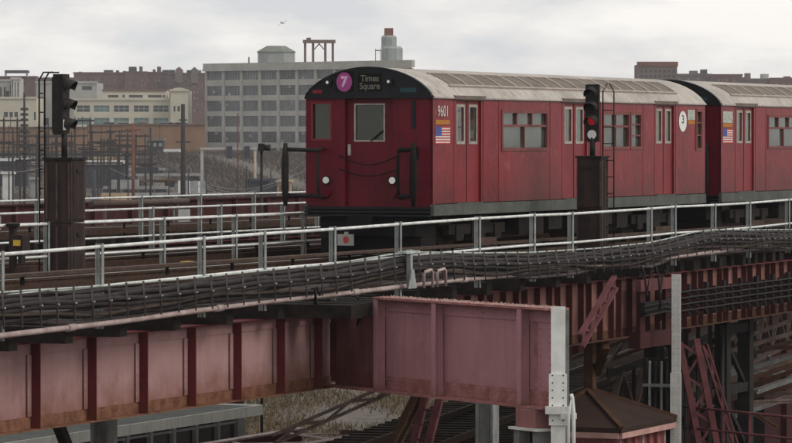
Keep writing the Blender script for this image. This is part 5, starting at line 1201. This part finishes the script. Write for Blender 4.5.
# gull
gx, gz = bx(282, 420), bz(23, 420)
t = thing('gull', 'lone grey gull gliding in the sky above the factory', 'bird', (gx, 420, gz))
MB().tube([(gx - .22, 420, gz + .10), (gx - .08, 420, gz + .05), (gx + .08, 420, gz - .02), (gx + .28, 420, gz - .08)], [.02, .07, .06, .015], 8).build('body', 'gull_grey', t)
for s_ in (-1, 1):
    wv = [(0, -.02, 0), (.0, .14, 0), (.30 * 1, .12, .10), (.30, -.02, .12), (.62, -.06, .30)]
    if s_ > 0: v_ = [(gx + a * .9, 420 + b_, gz + .03 + c_) for a, b_, c_ in wv]
    else: v_ = [(gx - a * .85, 420 + b_ + .1, gz - .02 - c_ * .9) for a, b_, c_ in wv]
    v2 = [(p[0], p[1], p[2] - .025) for p in v_]
    MB()._add(v_ + v2, [(0, 1, 2, 3), (3, 2, 4), (5, 8, 7, 6), (8, 9, 7), (0, 3, 8, 5), (3, 4, 9, 8), (4, 2, 7, 9), (2, 1, 6, 7)]).build('wing', 'gull_grey', t)

# denser yard steelwork
rnd = random.Random(21)
for k in range(16):
    Y = rnd.uniform(500, 640); px = -6 + k * 8.9 + rnd.uniform(-2, 2); yt = rnd.choice((126, 134, 141, 147, 152))
    portal('slender catenary portal in the crowded left part of the yard', px, px + rnd.uniform(7, 22), yt, Y, rnd.choice((1, 2)), r_=.09)['group'] = 'slender catenary portals'
for k in range(14):
    Y = rnd.uniform(450, 560); px = 2 + k * 21 + rnd.uniform(-6, 6)
    o = pole('yard_pole', 'short plain dark post standing among the yard tracks', px, rnd.uniform(158, 176), Y, 'yard_steel', .09); o['group'] = 'short yard posts'
for k in range(10):
    Y = 470 + k * 17; x0 = bx(60 + rnd.uniform(0, 90), Y); x1 = x0 + rnd.uniform(8, 17); z = max(zg(x0, Y), zg(x1, Y))
    t = thing('freight_wagon', 'low grey flat wagon standing on the yard tracks', 'wagon', ((x0 + x1) / 2, Y, z), group='flat wagons in the yard')
    MB().box(x0, x1, Y, Y + 2.6, z + .7, z + 1.1).build('deck', 'yard_grey' if k % 3 else 'steel_brown', t)
    for a in (x0 + 1, x1 - 1): MB().box(a - .7, a + .7, Y + .3, Y + 2.3, z, z + .699).build('truck', 'shed_dark', t)
    if k % 2: MB().box(x0 + 1, x0 + 5, Y + .2, Y + 2.4, z + 1.101, z + 2.0).build('load', ('shed_tan', 'shed_dark', 'yard_grey')[k % 3], t)
# thin bracing struts in the dark steelwork under the deck
SP = [(598, 383, 655, 365, 100), (600, 374, 655, 357, 104), (606, 360, 648, 345, 106), (640, 350, 610, 372, 108), (588, 390, 622, 344, 92), (693, 349, 735, 337, 98), (690, 362, 760, 340, 103), (757, 391, 795, 378, 92),
      (690, 385, 795, 352, 106), (700, 396, 795, 392, 96), (760, 347, 795, 346, 95), (712, 370, 795, 372, 99), (735, 340, 790, 320, 101), (740, 402, 792, 400, 92), (705, 345, 722, 372, 97), (770, 356, 748, 392, 101),
      (340, 431, 400, 434, 84)]
for k in range(26):                                   # two families: long raking members and short cross diagonals
    left = k < 9
    a, ya = (rnd.uniform(568, 625), rnd.uniform(352, 398)) if left else (rnd.uniform(688, 745), rnd.uniform(348, 432))
    sl_ = (-.33, -.31, .62, -.34, -.29)[k % 5]; ln = rnd.uniform(28, 38) if sl_ > 0 else rnd.uniform(45, 80) if left else rnd.uniform(60, 115)
    SP.append((a, ya, a + ln, ya + sl_ * ln, rnd.uniform(92, 107)))
for k, (a, ya, b_, yb, d_) in enumerate(SP):
    p, q = Vector((bx(a, d_), d_, bz(ya, d_))), Vector((bx(b_, d_ + 1.5), d_ + 1.5, bz(yb, d_ + 1.5)))
    single(MB().bar(p, q, .08, .05).bar(p - Vector((0, 0, .055)), q - Vector((0, 0, .055)), .02, .06), 'bracing_strut', ('truss_grey', 'truss_grey', 'steel_brown', 'steel_grey')[k % 4], 'thin bracing strut in the dark steelwork under the deck', 'strut', tuple(p), 'world', group='bracing struts under the deck')

# ------------------------------------------------------------------ haze
hm = bpy.data.materials.new('haze'); hm.use_nodes = True; ht = hm.node_tree; ht.nodes.remove(ht.nodes['Principled BSDF'])
pv = ht.nodes.new('ShaderNodeVolumePrincipled'); pv.inputs['Color'].default_value = (.92, .94, .97, 1); pv.inputs['Density'].default_value = .00013; pv.inputs['Anisotropy'].default_value = .2
ht.links.new(pv.outputs[0], ht.nodes['Material Output'].inputs['Volume'])
hb_ = MB().box(-660, 660, -100, 2530, -10.2, 36); ho = hb_.build('haze', None); ho.data.materials.append(hm)
tag(ho, kind='stuff'); ho['label'] = 'thin pale haze hanging over the whole yard'; ho['category'] = 'haze'
